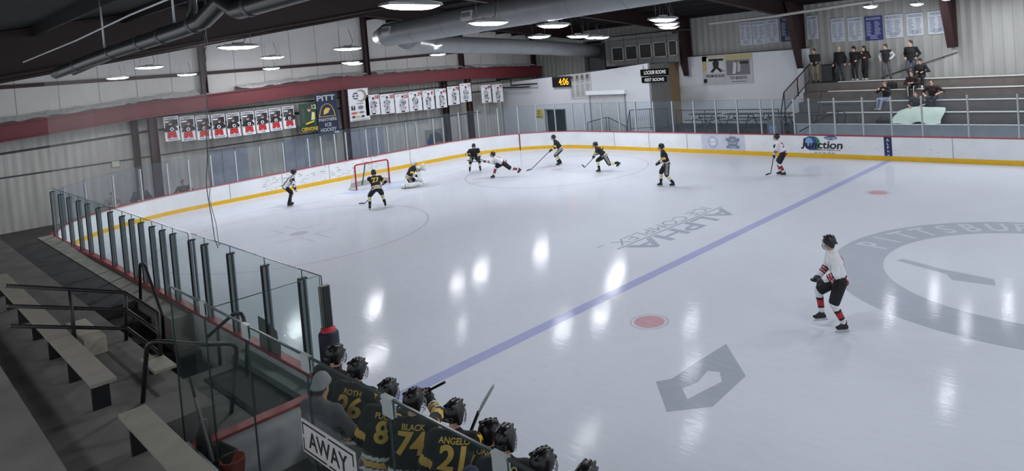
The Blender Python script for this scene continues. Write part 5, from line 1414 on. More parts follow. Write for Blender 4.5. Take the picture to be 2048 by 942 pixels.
def sdf_obj(name, prims, mats, parent, res=0.02, k=0.02, color=None, cuts=(), subs=(), tags=None):
    V, Fq = sdf_mesh(prims, res, k, cuts, subs)
    me = bpy.data.meshes.new(name)
    me.from_pydata(V.tolist(), [], Fq.tolist())
    if not isinstance(mats, (list, tuple)): mats = [mats]
    for m in mats: me.materials.append(m)
    if color is not None:
        C = V[Fq].mean(1)
        ds = [pdist(p, C) for p in prims]
        dm = np.stack([d[0] for d in ds]); w = dm.argmin(0); t = np.stack([d[1] for d in ds])[w, np.arange(len(C))]
        tg = np.array(tags)[w] if tags else w
        me.polygons.foreach_set('material_index', color(tg, t, C).astype(np.int32))
    me.polygons.foreach_set('use_smooth', [True] * len(me.polygons))
    me.update()
    bm = bmesh.new(); bm.from_mesh(me); bmesh.ops.recalc_face_normals(bm, faces=bm.faces); bm.to_mesh(me); bm.free()
    o = bpy.data.objects.new(name, me); COL.objects.link(o)
    if parent: o.parent = parent
    return o

def nv(v):
    v = np.array(v, float); return v / max(np.linalg.norm(v), 1e-9)
def ik(a, c, l1, l2, pole):
    a, c = np.array(a, float), np.array(c, float); d = c - a; L = np.linalg.norm(d); L2 = min(max(L, abs(l1 - l2) + 1e-3), (l1 + l2) * .999)
    u = d / L; c2 = a + u * L2
    x = (l1 * l1 - l2 * l2 + L2 * L2) / (2 * L2); h = math.sqrt(max(l1 * l1 - x * x, 0))
    p = np.array(pole, float); p = p - (p @ u) * u; p = nv(p)
    return a + u * x + p * h, c2
def rotx(v, axis, ang):
    axis = nv(axis); v = np.array(v, float); c, s = math.cos(ang), math.sin(ang)
    return v * c + np.cross(axis, v) * s + axis * (axis @ v) * (1 - c)

def skeleton(H, ps):
    """local frame: x forward, y to the figure's own left, z up"""
    J = {}
    pel = np.array(ps.get('pel', (0, 0, .52 * H)), float)
    fwd, left, up = np.array([1., 0, 0]), np.array([0, 1., 0]), np.array([0, 0, 1.])
    hy = math.radians(ps.get('hipyaw', 0)); hf = rotx(fwd, up, hy); hl = rotx(left, up, hy)
    lean, side, tw = (math.radians(ps.get(q, 0)) for q in ('lean', 'side', 'twist'))
    sp = rotx(up, hl, lean); sp = rotx(sp, hf, side)
    cf = rotx(hf, hl, lean); cl = rotx(hl, hf, side)
    cf = rotx(cf, sp, tw); cl = rotx(cl, sp, tw)
    J['pel'] = pel; J['sp'] = sp; J['cf'] = cf; J['cl'] = cl; J['hl'] = hl; J['hf'] = hf
    J['waist'] = pel + sp * .08 * H + hf * .0
    J['chest'] = pel + sp * .20 * H
    J['neck'] = pel + sp * .295 * H
    J['shC'] = pel + sp * .272 * H
    sw = ps.get('sw', .118) * H
    J['lsh'] = J['shC'] + cl * sw; J['rsh'] = J['shC'] - cl * sw
    J['lhip'] = pel + hl * .052 * H - up * .01 * H; J['rhip'] = pel - hl * .052 * H - up * .01 * H
    for s in 'lr':
        ank = np.array(ps[s + 'a'], float)
        fy = math.radians(ps.get(s + 'fy', 8 if s == 'l' else -8)); fp = math.radians(ps.get(s + 'fp', 0))
        fd = np.array([math.cos(fy) * math.cos(fp), math.sin(fy) * math.cos(fp), math.sin(fp)])
        pole = ps.get(s + 'kp', (1, .25 if s == 'l' else -.25, .15))
        kn, ank = ik(J[s + 'hip'], ank, .245 * H, .246 * H, pole)
        J[s + 'kn'] = kn; J[s + 'an'] = ank; J[s + 'fd'] = fd
        hand = np.array(ps[s + 'h'], float)
        ep = ps.get(s + 'ep', (-.5, .6 if s == 'l' else -.6, -.6))
        sd = nv(ps.get(s + 's', (0, -1 if s == 'l' else 1, 0) if 'grip' not in ps else ps['grip']))
        wr = hand.copy()
        for _ in range(4):
            el, w2 = ik(J[s + 'sh'], wr, .172 * H, .150 * H, ep)
            d = nv(w2 - el); wr = hand - d * .075
        el, w2 = ik(J[s + 'sh'], wr, .172 * H, .150 * H, ep)
        J[s + 'el'] = el; J[s + 'wr'] = w2; d = nv(w2 - el)
        sd = nv(sd - (sd @ d) * d); n_ = np.cross(d, sd)
        J[s + 'hd'] = d; J[s + 'hs'] = sd; J[s + 'hn'] = n_ * ps.get(s + 'pn', 1)
    hyw, hpt = math.radians(ps.get('hyaw', 0)), math.radians(ps.get('hpit', 0))
    hb = nv(up * .75 + sp * .5)
    J['head'] = J['neck'] + hb * .054 * H + nv(cf) * .012 * H + up * .038 * H
    f0 = nv(np.array([cf[0], cf[1], 0]) if abs(cf[2]) < .98 else hf); f0 = rotx(f0, up, hyw); l0 = np.cross(up, f0); f1 = rotx(f0, l0, hpt)
    J['fx'] = f1; J['fy'] = l0; J['fz'] = np.cross(f1, l0)
    return J

def hand_prims(J, s, k=1.0, curl=1.0, fat=1.0):
    w, d, sd, n = J[s + 'wr'], J[s + 'hd'], J[s + 'hs'], J[s + 'hn']
    P = [('c', w, w + d * .045 * k, .026 * fat, .032 * fat, sd, 1.35), ('c', w + d * .045 * k, w + d * .08 * k, .030 * fat, .026 * fat, sd, 1.5)]
    for i, f in enumerate((.9, 1.0, .95, .78)):
        b0 = w + d * .088 * k + sd * (1.5 - i) * .0215 * fat
        b1 = b0 + (d * (.034 if curl > .5 else .042) + n * .018 * curl) * f * k
        b2 = b1 + (d * (.004 if curl > .5 else .03) + n * .030 * curl) * f * k
        b3 = b2 + (-d * .020 * curl + n * .008 * curl + (d * .02 if curl < .5 else 0)) * f * k
        r = .0098 * fat
        P += [('c', b0, b1, r * 1.1, r, None, 1), ('c', b1, b2, r, r * .95, None, 1), ('c', b2, b3, r * .95, r * .85, None, 1)]
    t0 = w + d * .028 * k + sd * .028 * fat; t1 = t0 + (d * .030 + sd * .022 + n * .016) * k; t2 = t1 + (d * .018 + n * .026 * max(curl, .4) - sd * .004) * k
    P += [('c', t0, t1, .014 * fat, .0115 * fat, None, 1), ('c', t1, t2, .0115 * fat, .0095 * fat, None, 1)]
    return P

def body_prims(J, H, slim=1.0, hands=True):
    h = H / 1.8
    P = []; T = []
    def c(tag, a, b, ra, rb, side=None, q=1.0): P.append(('c', a, b, ra * h, rb * h, side, q)); T.append(tag)
    def e(tag, ctr, r, R=None): P.append(('e', ctr, tuple(x * h for x in r), R)); T.append(tag)
    c('torso', J['pel'], J['waist'], .115 * slim, .105 * slim, J['hl'], 1.35); c('torso', J['waist'], J['chest'], .105 * slim, .125 * slim, J['cl'], 1.35); c('torso', J['chest'], J['shC'] - J['sp'] * .02, .122 * slim, .085 * slim, J['cl'], 1.5)
    c('torso', J['lsh'], J['rsh'], .062, .062)
    c('neck', J['shC'], J['head'] - J['fz'] * .03, .058, .052)
    for s in 'lr':
        c(s + 'thigh', J[s + 'hip'], J[s + 'kn'], .088 * slim, .056); c(s + 'shin', J[s + 'kn'], J[s + 'an'], .056, .036)
        m_ = J[s + 'kn'] * .68 + J[s + 'an'] * .32 - nv(J[s + 'fd']) * .015; e(s + 'shin', m_, (.05, .05, .09))
        a = J[s + 'an']; fd = J[s + 'fd']; dn = np.array([0, 0, -1.])
        c(s + 'foot', a - fd * .03 * h + dn * .045 * h, a + fd * .15 * h + dn * .055 * h, .036, .028, np.cross(fd, dn), 1.2); c(s + 'foot', a, a + fd * .08 * h + dn * .04 * h, .036, .03)
        c(s + 'uarm', J[s + 'sh'], J[s + 'el'], .050 * slim, .040); c(s + 'farm', J[s + 'el'], J[s + 'wr'], .041, .027)
        if hands:
            for p in hand_prims(J, s, h): P.append(p); T.append(s + 'hand')
    R = np.stack([J['fx'], J['fy'], J['fz']], 1)
    hc = J['head'] + J['fz'] * .035 * h
    e('head', hc + J['fz'] * .03 * h, (.098, .078, .100), R); e('head', hc + J['fx'] * .025 * h - J['fz'] * .055 * h, (.070, .060, .078), R)
    c('head', hc + J['fx'] * .065 * h - J['fz'] * .112 * h, hc + J['fx'] * .052 * h - J['fz'] * .11 * h, .024, .03)     # chin
    c('nose', hc + J['fx'] * .092 * h - J['fz'] * .005 * h, hc + J['fx'] * .110 * h - J['fz'] * .040 * h, .009, .014)
    c('head', hc + J['fx'] * .088 * h + J['fz'] * .022 * h + J['fy'] * .032 * h, hc + J['fx'] * .088 * h + J['fz'] * .022 * h - J['fy'] * .032 * h, .013, .013)   # brow
    for sg in (1, -1): e('head', hc + J['fy'] * sg * .078 * h - J['fz'] * .015 * h - J['fx'] * .005 * h, (.018, .010, .032), R)
    J['hc'] = hc; J['hR'] = R
    return P, T

SKIN = mat('skin_light', (204, 160, 138), .55, var=.05); SKIN_D = mat('eye_dark', (44, 34, 32), .3); LIP = mat('lip_tone', (168, 104, 96), .5)
def make_body(root, J, H, slim=1.0, skin=SKIN, res=.0125):
    P, T = body_prims(J, H, slim)
    h = H / 1.8; hc = J['hc']
    def col(tg, t, C):
        m = np.zeros(len(C), int)
        d = C - hc
        x, y, z = d @ J['fx'], d @ J['fy'], d @ J['fz']
        eye = (x > .06 * h) & (np.abs(np.abs(y) - .032 * h) < .013 * h) & (np.abs(z - .002 * h) < .009 * h)
        lip = (x > .055 * h) & (np.abs(y) < .024 * h) & (np.abs(z + .075 * h) < .008 * h)
        m[eye] = 1; m[lip] = 2
        m[(tg == 'lfoot') | (tg == 'rfoot')] = 3
        return m
    return sdf_obj('body', P, [skin, SKIN_D, LIP, mat('sock_dark', (28, 28, 30), .8)], root, res, .018, col, tags=T)

# ---------------- hockey clothing
HK = dict(black=mat('cloth_black', (16, 16, 21), .75, var=.12, bump=.15, scale=14), white=mat('cloth_white', (218, 218, 222), .75, var=.05, bump=.12, scale=14), gold=mat('cloth_gold', (222, 184, 84), .7),
          yellow=mat('cloth_yellow', (218, 206, 120), .7), red=mat('cloth_red', (176, 36, 48), .7), greyp=mat('cloth_grey', (128, 130, 124), .75), helmet=mat('helmet_black', (22, 22, 25), .3, coat=0.0, var=.3, scale=60),
          boot=mat('boot_black', (24, 24, 26), .4), steel=mat('skate_steel', (196, 200, 204), .25, .8), holder=mat('blade_holder', (206, 206, 206), .4), glove=mat('glove_black', (28, 28, 34), .6, bump=.2, scale=20),
          pads=mat('pad_white', (222, 222, 222), .5), cage=mat('cage_grey', (130, 132, 136), .3, .6), navy=mat('cloth_navy', (34, 38, 58), .8), stripe=mat('ref_stripe_black', (26, 26, 28), .75), skin=SKIN, visor=None)
def helmet(root, J, H, cage='cage', m=None, goalie=False):
    h = H / 1.8; hc = J['hc']; X, Y, Z, R = J['fx'], J['fy'], J['fz'], J['hR']
    c0 = hc + Z * .032 * h
    P = [('e', c0, (.125 * h, .103 * h, .121 * h), R)]
    for sg in (1, -1): P.append(('e', hc + Y * sg * .082 * h - Z * .03 * h - X * .012 * h, (.050 * h, .022 * h, .070 * h), R))
    for yy in (-.045, 0, .045): P.append(('c', c0 + X * .08 * h + Y * yy * h + Z * .095 * h, c0 - X * .10 * h + Y * yy * 1.1 * h + Z * .075 * h, .016 * h, .014 * h, None, 1))
    P.append(('c', c0 + X * .118 * h + Y * .05 * h + Z * .028 * h, c0 + X * .118 * h - Y * .05 * h + Z * .028 * h, .014 * h, .014 * h, None, 1))
    P.append(('c', c0 - X * .115 * h + Y * .055 * h - Z * .055 * h, c0 - X * .115 * h - Y * .055 * h - Z * .055 * h, .018 * h, .018 * h, None, 1))
    face = [('e', hc + X * .13 * h - Z * .055 * h, (.12 * h, .074 * h, .085 * h), R)]
    nrm = -(Z * .96 + X * .10)
    cuts = [(hc - Z * .092 * h, nrm)]
    o = sdf_obj('helmet', P, [m or HK['helmet']], root, .0105, .012, None, cuts, face)
    # vents: small dark slots, ear holes
    for yy in (-.024, .024):
        for k in range(3):
            mb = MB()
            a = -.3 + k * .42
            p = c0 + X * (.118 * math.sin(a)) * h + Y * yy * h + Z * (.119 * math.cos(a)) * h
            tdir = X * math.cos(a) - Z * math.sin(a)
            mb.obox(p, tdir * .016 * h, Y * .006 * h, nv(p - c0) * .006 * h)
            mb.build('vent', mat('vent_dark', (8, 8, 9), .6), o)
    mb = MB()
    if cage == 'cage':
        for zz, rr in ((.012, .120), (-.018, .130), (-.048, .132), (-.078, .122), (-.104, .105)):
            mb.tube([hc + X * (.03 * h + rr * math.cos(a) * h) + Y * (.088 * math.sin(a)) * h + Z * zz * h for a in np.linspace(-1.45, 1.45, 9)], .0035 * h, 4)
        for a in (-.8, -.4, 0, .4, .8):
            mb.tube([hc + X * (.03 * h + rr * math.cos(a) * h) + Y * (.088 * math.sin(a)) * h + Z * zz * h for zz, rr in ((.02, .116), (-.03, .132), (-.078, .122), (-.106, .104))], .0035 * h, 4)
        mb.build('cage', HK['cage'], o)
    elif cage == 'visor':
        vs = []; fs = []
        for i, a in enumerate(np.linspace(-1.25, 1.25, 11)):
            for zz, rr in ((.03, .118), (-.012, .128), (-.05, .128)): vs.append(hc + X * (.02 * h + rr * math.cos(a) * h) + Y * .1 * math.sin(a) * h + Z * zz * h)
        fs = [(i * 3 + k, i * 3 + k + 1, i * 3 + k + 4, i * 3 + k + 3) for i in range(10) for k in range(2)]
        mb.add(vs, fs, 0, True); mb.build('visor', HK['visor_m'], o)
    return o
HK['visor_m'] = glass_mat('visor_clear', (.8, .82, .84), .1, .12, (150, 152, 156))
def skate(root, J, s, H):
    h = H / 1.8; a, fd = J[s + 'an'], J[s + 'fd']
    upv = np.array([0, 0, 1.]); sdv = nv(np.cross(upv, fd)); un = nv(np.cross(fd, sdv))
    dn = -un
    P = [('c', a + un * .045 * h, a + dn * .05 * h, .048 * h, .046 * h, sdv, .95), ('c', a - fd * .028 * h + dn * .06 * h, a + fd * .13 * h + dn * .068 * h, .040 * h, .034 * h, sdv, 1.1), ('c', a + fd * .02 * h, a + fd * .12 * h + dn * .055 * h, .042 * h, .034 * h, None, 1)]
    o = sdf_obj('skate', P, HK['boot'], root, .014, .015)
    c = a + dn * .145 * h
    mb = MB()
    mb.obox(c + fd * .05 * h + un * .028 * h, fd * .115 * h, sdv * .009 * h, un * .014 * h)
    for xx in (-.045, .14): mb.obox(c + fd * xx * h + un * .045 * h, fd * .022 * h, sdv * .014 * h, un * .018 * h)
    mb.build('blade_holder', HK['holder'], o)
    mb = MB(); mb.obox(c + fd * .05 * h + un * .006 * h, fd * .14 * h, sdv * .0022 * h, un * .010 * h); mb.build('blade', HK['steel'], o)
    return o
def glove(root, J, s, H, m=None):
    h = H / 1.8
    w, d, sd, n = J[s + 'wr'], J[s + 'hd'], J[s + 'hs'], J[s + 'hn']
    P = hand_prims(J, s, 1.12 * h, 1.0, 1.75 * h)
    P.append(('c', w - d * .075 * h, w + d * .01 * h, .056 * h, .046 * h, sd, 1.15)); P.append(('c', w + d * .03 * h - n * .018 * h, w + d * .085 * h - n * .018 * h, .036 * h, .030 * h, sd, 1.5))
    o = sdf_obj('glove', P, [m or HK['glove'], HK['gold']], root, .012, .010)
    return o

def back_text(parent, target_me, J, txt, zc, hgt, m, name, wmax=.34, bold=.03, off=.007, xo=0.0, wfit=None):
    """lettering laid on the back of a garment"""
    vs, fs = text_tris(txt, bold)
    if not len(vs): return
    if bold > .03:              # heavy block numerals: the glyph laid down twice, a stroke apart
        n0 = len(vs); fs = list(fs) + [tuple(i + n0 for i in f) for f in fs]; vs = np.concatenate([vs, vs + np.array([.045, 0.0])])
    bm = bmesh.new()
    bv = [bm.verts.new((x, y, 0)) for x, y in vs]
    for f in fs:
        try: bm.faces.new([bv[i] for i in f])
        except ValueError: pass
    bmesh.ops.triangulate(bm, faces=bm.faces[:])
    bmesh.ops.subdivide_edges(bm, edges=[e for e in bm.edges if e.calc_length() > .12], cuts=2, use_grid_fill=False)
    bmesh.ops.triangulate(bm, faces=bm.faces[:])
    W = vs[:, 0].max() * hgt; sx = 1.0
    if wfit: sx = wfit / W
    elif W > wmax: sx = wmax / W
    bvh = BVHTree.FromPolygons([v.co.copy() for v in target_me.vertices], [tuple(p.vertices) for p in target_me.polygons])
    rt, upv, fw = -J['cl'] * -1, J['sp'], J['cf']
    rt = -J['cl']
    org = J['pel'] + J['sp'] * zc
    for v in bm.verts:
        x = (v.co.x * hgt - W / sx / 2 if False else v.co.x * hgt * sx - W * sx / 2) + xo
        p = org + rt * x + upv * (v.co.y * hgt - hgt / 2) - fw * .6
        hit, nrm, _, _ = bvh.ray_cast(Vector(p), Vector(fw), 1.2)
        q = hit + Vector(-fw) * off if hit is not None else Vector(org + rt * x + upv * (v.co.y * hgt - hgt / 2) - fw * .12)
        v.co = q
    me = bpy.data.meshes.new(name); bm.to_mesh(me); bm.free(); me.materials.append(m)
    o = bpy.data.objects.new(name, me); COL.objects.link(o); o.parent = parent
    return o

def dress_hockey(root, J, H, team, name=None, num=None, shoulder=None, cage='cage', pad=.92):
    h = H / 1.8; blk = team == 'black'
    sp, cl, cf, hl, hf = J['sp'], J['cl'], J['cf'], J['hl'], J['hf']
    # jersey
    P = []; T = []
    def c(tag, a, b, ra, rb, side=None, q=1.0): P.append(('c', a, b, ra * h, rb * h, side, q)); T.append(tag)
    hem = J['pel'] - sp * .05 * h
    c('body', hem, J['waist'], .172 * pad, .152 * pad, hl, 1.32); c('body', J['waist'], J['chest'], .148 * pad, .158 * pad, cl, 1.4); c('body', J['chest'], J['shC'], .155 * pad, .095 * pad, cl, 1.5)
    c('yoke', J['lsh'], J['rsh'], .094 * pad, .094 * pad); c('yoke', J['shC'], J['neck'] + sp * .025, .09, .068)
    for s in 'lr':
        c(s + 'up', J[s + 'sh'], J[s + 'el'], .090 * pad, .078 * pad); c(s + 'lo', J[s + 'el'], J[s + 'wr'] - J[s + 'hd'] * .03 * h, .079 * pad, .062)
    if blk: M = [HK['black'], HK['white'], HK['gold'], HK['yellow']]
    elif team == 'ref': M = [HK['white'], HK['stripe'], HK['white'], HK['white']]
    elif team == 'plain': M = [HK['black'], HK['black'], HK['black'], HK['black']]
    else: M = [HK['white'], HK['black'], HK['red'], HK['white']]
    def col(tg, t, C):
        m = np.zeros(len(C), int)
        z = (C - J['pel']) @ sp / h
        if team == 'ref':
            y = (C - J['pel']) @ cl / h
            b = (tg == 'body') | (tg == 'yoke'); m[b & (np.mod(y + .03, .12) < .055)] = 1
            for s in 'lr':
                k = (tg == s + 'up') | (tg == s + 'lo'); y2 = (C - J[s + 'sh']) @ cl / h; m[k & (np.mod(y2 + .02, .10) < .05)] = 1
            return m
        b = tg == 'body'
        m[b & (z > -.075) & (z < -.035)] = 1; m[b & (z >= -.022) & (z < .034)] = 2; m[b & (z >= .046) & (z < .084)] = 1
        if not blk: m[b & (z > -.10) & (z < -.06)] = 1; m[b & (z >= -.06) & (z < -.02)] = 2; m[b & (z >= -.02) & (z < .035)] = 0; m[b & (z > .035) & (z < .05)] = 2
        for s in 'lr':
            k = tg == s + 'lo'; m[k & (t > .12) & (t < .25)] = 1; m[k & (t >= .29) & (t < .52)] = 2; m[k & (t >= .56) & (t < .68)] = 1
            if blk: m[(tg == s + 'up') & (t > .62) & (t < .92)] = 2
        return m
    jer = sdf_obj('jersey' if team != 'plain' else 'jacket', P, M, root, .0165, .035, col, [(hem - sp * .045 * h, -sp)], tags=T)
    me = jer.data
    nm = HK['gold'] if blk else HK['red']
    if num: back_text(jer, me, J, num, .345 * h, .235 * h, nm, 'number', wmax=.31 * h, bold=.045)
    if name: back_text(jer, me, J, name, .500 * h, .06 * h, nm, 'name_lettering', wmax=.33 * h, bold=.02)
    if shoulder:
        for s in 'r':
            vs, fs = text_tris('M', .06); sgn = 1 if s == 'l' else -1
            bvh = BVHTree.FromPolygons([v.co.copy() for v in me.vertices], [tuple(p.vertices) for p in me.polygons])
            bm = bmesh.new(); bv = [bm.verts.new((x, y, 0)) for x, y in vs]
            for f in fs:
                try: bm.faces.new([bv[i] for i in f])
                except ValueError: pass
            bmesh.ops.triangulate(bm, faces=bm.faces[:]); bmesh.ops.subdivide_edges(bm, edges=[e_ for e_ in bm.edges if e_.calc_length() > .2], cuts=2); bmesh.ops.triangulate(bm, faces=bm.faces[:])
            ctr = J[s + 'sh'] + cl * sgn * .02 * h; dirn = nv(cl * sgn * .75 + sp * .55 - cf * .25); u = nv(np.cross(sp, dirn)) ; u = nv(cf); v_ = np.cross(dirn, u) * sgn; 
            for v in bm.verts:
                p = ctr + dirn * .4 + u * (v.co.x - .5) * -.10 * h * sgn + v_ * (v.co.y - .5) * .10 * h * sgn
                hit, *_ = bvh.ray_cast(Vector(p), Vector(-dirn), 1.0)
                v.co = hit + Vector(dirn) * .006 if hit is not None else Vector(p - dirn * .3)
            m2 = bpy.data.meshes.new('shoulder_mark'); bm.to_mesh(m2); bm.free(); m2.materials.append(mat('mark_yellow', (232, 184, 20), .6))
            o = bpy.data.objects.new('shoulder_mark', m2); COL.objects.link(o); o.parent = jer
    # pants
    P = []; T = []
    P.append(('c', J['pel'] - hl * .05 * h, J['pel'] + hl * .05 * h, .135 * h, .135 * h, None, 1)); T.append('hip')
    for s in 'lr':
        kn = J[s + 'hip'] * .12 + J[s + 'kn'] * .88
        big = team not in ('ref',)
        P.append(('c', J[s + 'hip'], kn, (.125 if big else .10) * h, (.105 if big else .075) * h, None, 1)); T.append(s + 'leg')
        if not big: P.append(('c', kn, J[s + 'an'], .078 * h, .062 * h, None, 1)); T.append(s + 'leg')
    def colp(tg, t, C):
        m = np.zeros(len(C), int)
        if blk:
            for s in 'lr':
                sg = 1 if s == 'l' else -1
                y = (C - J[s + 'hip']) @ hl * sg / h; x = (C - (J[s + 'hip'] + (J[s + 'kn'] - J[s + 'hip']) * t[:, None])) @ hf / h
                m[(tg == s + 'leg') & (y > .06) & (np.abs(x) < .055)] = 1
        return m
    sdf_obj('pants', P, [HK['black'], HK['greyp']], root, .018, .03, colp, tags=T)
    if team == 'ref':
        for s in 'lr': skate(root, J, s, H)
    else:
        for s in 'lr':
            k2 = J[s + 'hip'] * .12 + J[s + 'kn'] * .88
            Ps = [('c', J[s + 'kn'] + (J[s + 'hip'] - J[s + 'kn']) * .18, J[s + 'kn'], .074 * h, .080 * h, None, 1), ('c', J[s + 'kn'], J[s + 'an'] + (J[s + 'kn'] - J[s + 'an']) * .12, .080 * h, .056 * h, None, 1)]
            Ms = [HK['black'], HK['white'], HK['yellow']] if blk else ([HK['white'], HK['black'], HK['red']] if team == 'white' else [HK['black']] * 3)
            def cols(tg, t, C):
                m = np.zeros(len(C), int); k = tg == 1
                if blk: m[k & (t > .18) & (t < .30)] = 1; m[k & (t >= .30) & (t < .56)] = 2; m[k & (t >= .56) & (t < .66)] = 1
                else: m[k & (t > .30) & (t < .42)] = 1; m[k & (t >= .42) & (t < .74)] = 2; m[k & (t >= .74) & (t < .84)] = 1
                return m
            sdf_obj('sock', Ps, Ms, root, .015, .02, cols)
            skate(root, J, s, H)
        for s in 'lr': glove(root, J, s, H)
    helmet(root, J, H, cage)
    return jer

def world_of(root, p):
    c, s = math.cos(root.rotation_euler[2]), math.sin(root.rotation_euler[2])
    return (root.location[0] + p[0] * c - p[1] * s, root.location[1] + p[0] * s + p[1] * c, root.location[2] + p[2])
def shift_root(root, J): pass
def player(loc, rz, ps, team, label, H=1.74, name=None, num=None, shoulder=None, cage='cage', stick=None, group=None, stick_label=None, sm=None, bm_=None):
    root = empty('person', loc, math.radians(rz), label, 'person', group)
    if stick:
        B, He, To = [np.array(q, float) for q in stick]
        u = nv(He - B); L = np.linalg.norm(He - B)
        ps = dict(ps); ps['grip'] = u
        for s, key in (('l', 'lgt'), ('r', 'rgt')):
            if key in ps: ps[s + 'h'] = B + u * ps[key]
        ps['ls'] = ps.get('ls', tuple(-u)); ps['rs'] = ps.get('rs', tuple(-u))
    J = skeleton(H, ps)
    make_body(root, J, H)
    dress_hockey(root, J, H, team, name, num, shoulder, cage)
    if stick:
        hockey_stick('hockey_stick', world_of(root, B), world_of(root, He), world_of(root, To), stick_label or ('hockey stick held by the ' + label)[:70], blade_m=bm_, shaft_m=sm)
    return root, J
# ------------------------------------------------------------------ skaters on the ice
player((-19.35, 8.52, 0), 72, dict(pel=(-.12, 0, .90), lean=42, la=(.03, .16, .15), ra=(-.06, -.15, .15), lh=(.30, .20, .66), rh=(.28, -.20, .66), hpit=8, lep=(-.4, .8, .2), rep=(-.4, -.8, .2)), 'ref',
       'referee in striped shirt and black trousers bending forward with hands on knees', cage='visor')
player((-14.72, 10.05, 0), 160, dict(pel=(-.12, 0, .84), lean=34, la=(.0, .30, .15), ra=(.02, -.32, .15), rgt=.06, lgt=.50, hpit=12, hyaw=-8), 'black',
       'player in black and gold, back turned, number 27, crouching before the goal', num='27', stick=((.30, -.42, .98), (1.32, .26, .05), (1.52, .50, .03)), stick_label='dark hockey stick held low by the crouching player with number 27')
player((-17.85, 17.75, 0), -32, dict(pel=(-.14, 0, .80), lean=40, la=(.0, .26, .15), ra=(.0, -.28, .15), rgt=.05, lgt=.52, hpit=5), 'black',
       'player in black and gold facing the camera in front of the shooter', stick=((.28, -.25, .92), (.85, .85, .42), (1.02, 1.08, .36)), stick_label='hockey stick reaching across from the black player facing the camera')
player((-14.78, 17.0, 0), 228, dict(pel=(-.05, 0, .74), lean=58, side=-6, la=(-.78, .05, .36), ra=(.48, -.02, .15), lfp=-40, lfy=30, lkp=(.5, .4, -1), rgt=.08, lgt=.45, hpit=-10, twist=12), 'white',
       'player in white with red number 19 lunging with one leg stretched out behind', num='19', stick=((.38, .02, .86), (1.52, -.20, .90), (1.72, -.28, .98)), stick_label='hockey stick swung out ahead by the lunging white player')
player((-14.58, 20.75, 0), 225, dict(pel=(-.10, 0, .86), lean=32, la=(.06, .17, .15), ra=(-.05, -.16, .15), rgt=.05, lgt=.42, hpit=10, hyaw=10), 'black',
       'player in black and gold holding a long stick far out, near the curved corner boards', stick=((.18, -.12, 1.02), (1.50, .98, .05), (1.72, 1.10, .03)), stick_label='long dark hockey stick reaching down to the ice from the corner player')
player((-10.72, 19.82, 0), 222, dict(pel=(-.02, 0, .80), lean=44, la=(-.62, .04, .42), ra=(.28, -.06, .15), lfp=-50, lkp=(.6, .2, -1), rgt=.06, lgt=.46, hpit=0), 'black',
       'player in black and gold striding with one skate kicked up behind', stick=((.28, -.28, .90), (.98, -.62, .20), (1.12, -.70, .34)), stick_label='hockey stick with upturned blade held by the striding black player')
player((-5.93, 18.0, 0), 218, dict(pel=(-.02, 0, .94), lean=14, la=(-.22, .12, .15), ra=(.26, -.10, .15), lfy=0, rfy=0, lh=(.36, .14, .98), rh=(.34, -.14, .92), hpit=5), 'black',
       'player in black and gold standing upright alone with feet apart and hands at waist')
player((-2.66, 21.55, 0), 202, dict(pel=(-.05, 0, .93), lean=20, la=(-.05, .10, .15), ra=(.12, -.10, .15), rgt=.10, lgt=.50, hpit=5), 'white',
       'player in white with red number 25 gliding near the Junction advertisement', num='25', stick=((.22, -.05, 1.30), (.50, .05, .10), (.70, .10, .04)), stick_label='hockey stick held upright by the white player near the boards')
player((4.93, 7.80, 0), 214, dict(pel=(-.04, 0, .95), lean=10, la=(-.06, .11, .15), ra=(.28, -.14, .27), rfp=-8, rkp=(1, -.2, .3), lh=(.34, .16, .98), rh=(.36, -.12, .92), hpit=10), 'white',
       'player in white jersey and black pants skating alone nearest the camera', num='8')

# goalie
root = empty('person', (-17.62, 13.62, 0), math.radians(46), 'goalkeeper in black with white pads kneeling with glove raised in front of the goal', 'person')
H = 1.74; h = H / 1.8
ps = dict(pel=(-.06, 0, .50), lean=30, la=(-.20, .42, .14), ra=(-.30, -.34, .14), lkp=(1, .1, -.5), rkp=(1, -.1, -.5), lfp=-20, rfp=-20, lh=(.60, .20, .82), rh=(.46, -.28, .50), hpit=8, ls=(0, 0, 1), rs=(.3, .5, -.8))
J = skeleton(H, ps); make_body(root, J, H); dress_hockey(root, J, H, 'black', cage=None, pad=1.08)
hm = [c for c in root.children if c.name.startswith('helmet')][0]
hm.data.materials.clear(); hm.data.materials.append(HK['pads'])
hm.name = 'goalie_mask'
mb = MB(); hc = J['hc']
for zz, rr in ((.012, .125), (-.018, .138), (-.048, .140), (-.078, .130), (-.104, .11)):
    mb.tube([hc + J['fx'] * (.03 + rr * math.cos(a)) * h + J['fy'] * (.09 * math.sin(a)) * h + J['fz'] * zz * h for a in np.linspace(-1.4, 1.4, 9)], .004, 4)
mb.build('cage', HK['cage'], hm)
for s in 'lr':
    kn, an = J[s + 'kn'], J[s + 'an']; d = nv(an - kn); up_ = nv(J[s + 'hip'] - kn)
    sd = nv(np.cross(d, (0, 0, 1)))
    P = [('c', kn - d * .22 + np.array([.05, 0, .05]), kn + d * .05, .10, .12, sd, 1.25), ('c', kn + d * .05, an, .125, .10, sd, 1.2), ('c', an, an + J[s + 'fd'] * .12, .09, .07, sd, 1.2)]
    o = sdf_obj('leg_pad', P, HK['pads'], root, .02, .02)
    mb = MB()
    for k in (.15, .45, .75): 
        p = kn * (1 - k) + an * k; mb.obox(p, d * .012, sd * .13, np.array([0, 0, .10]))
    mb.build('pad_strap', HK['greyp'], o)
w_, d_, s_, n_ = J['lwr'], J['lhd'], J['lhs'], J['lhn']
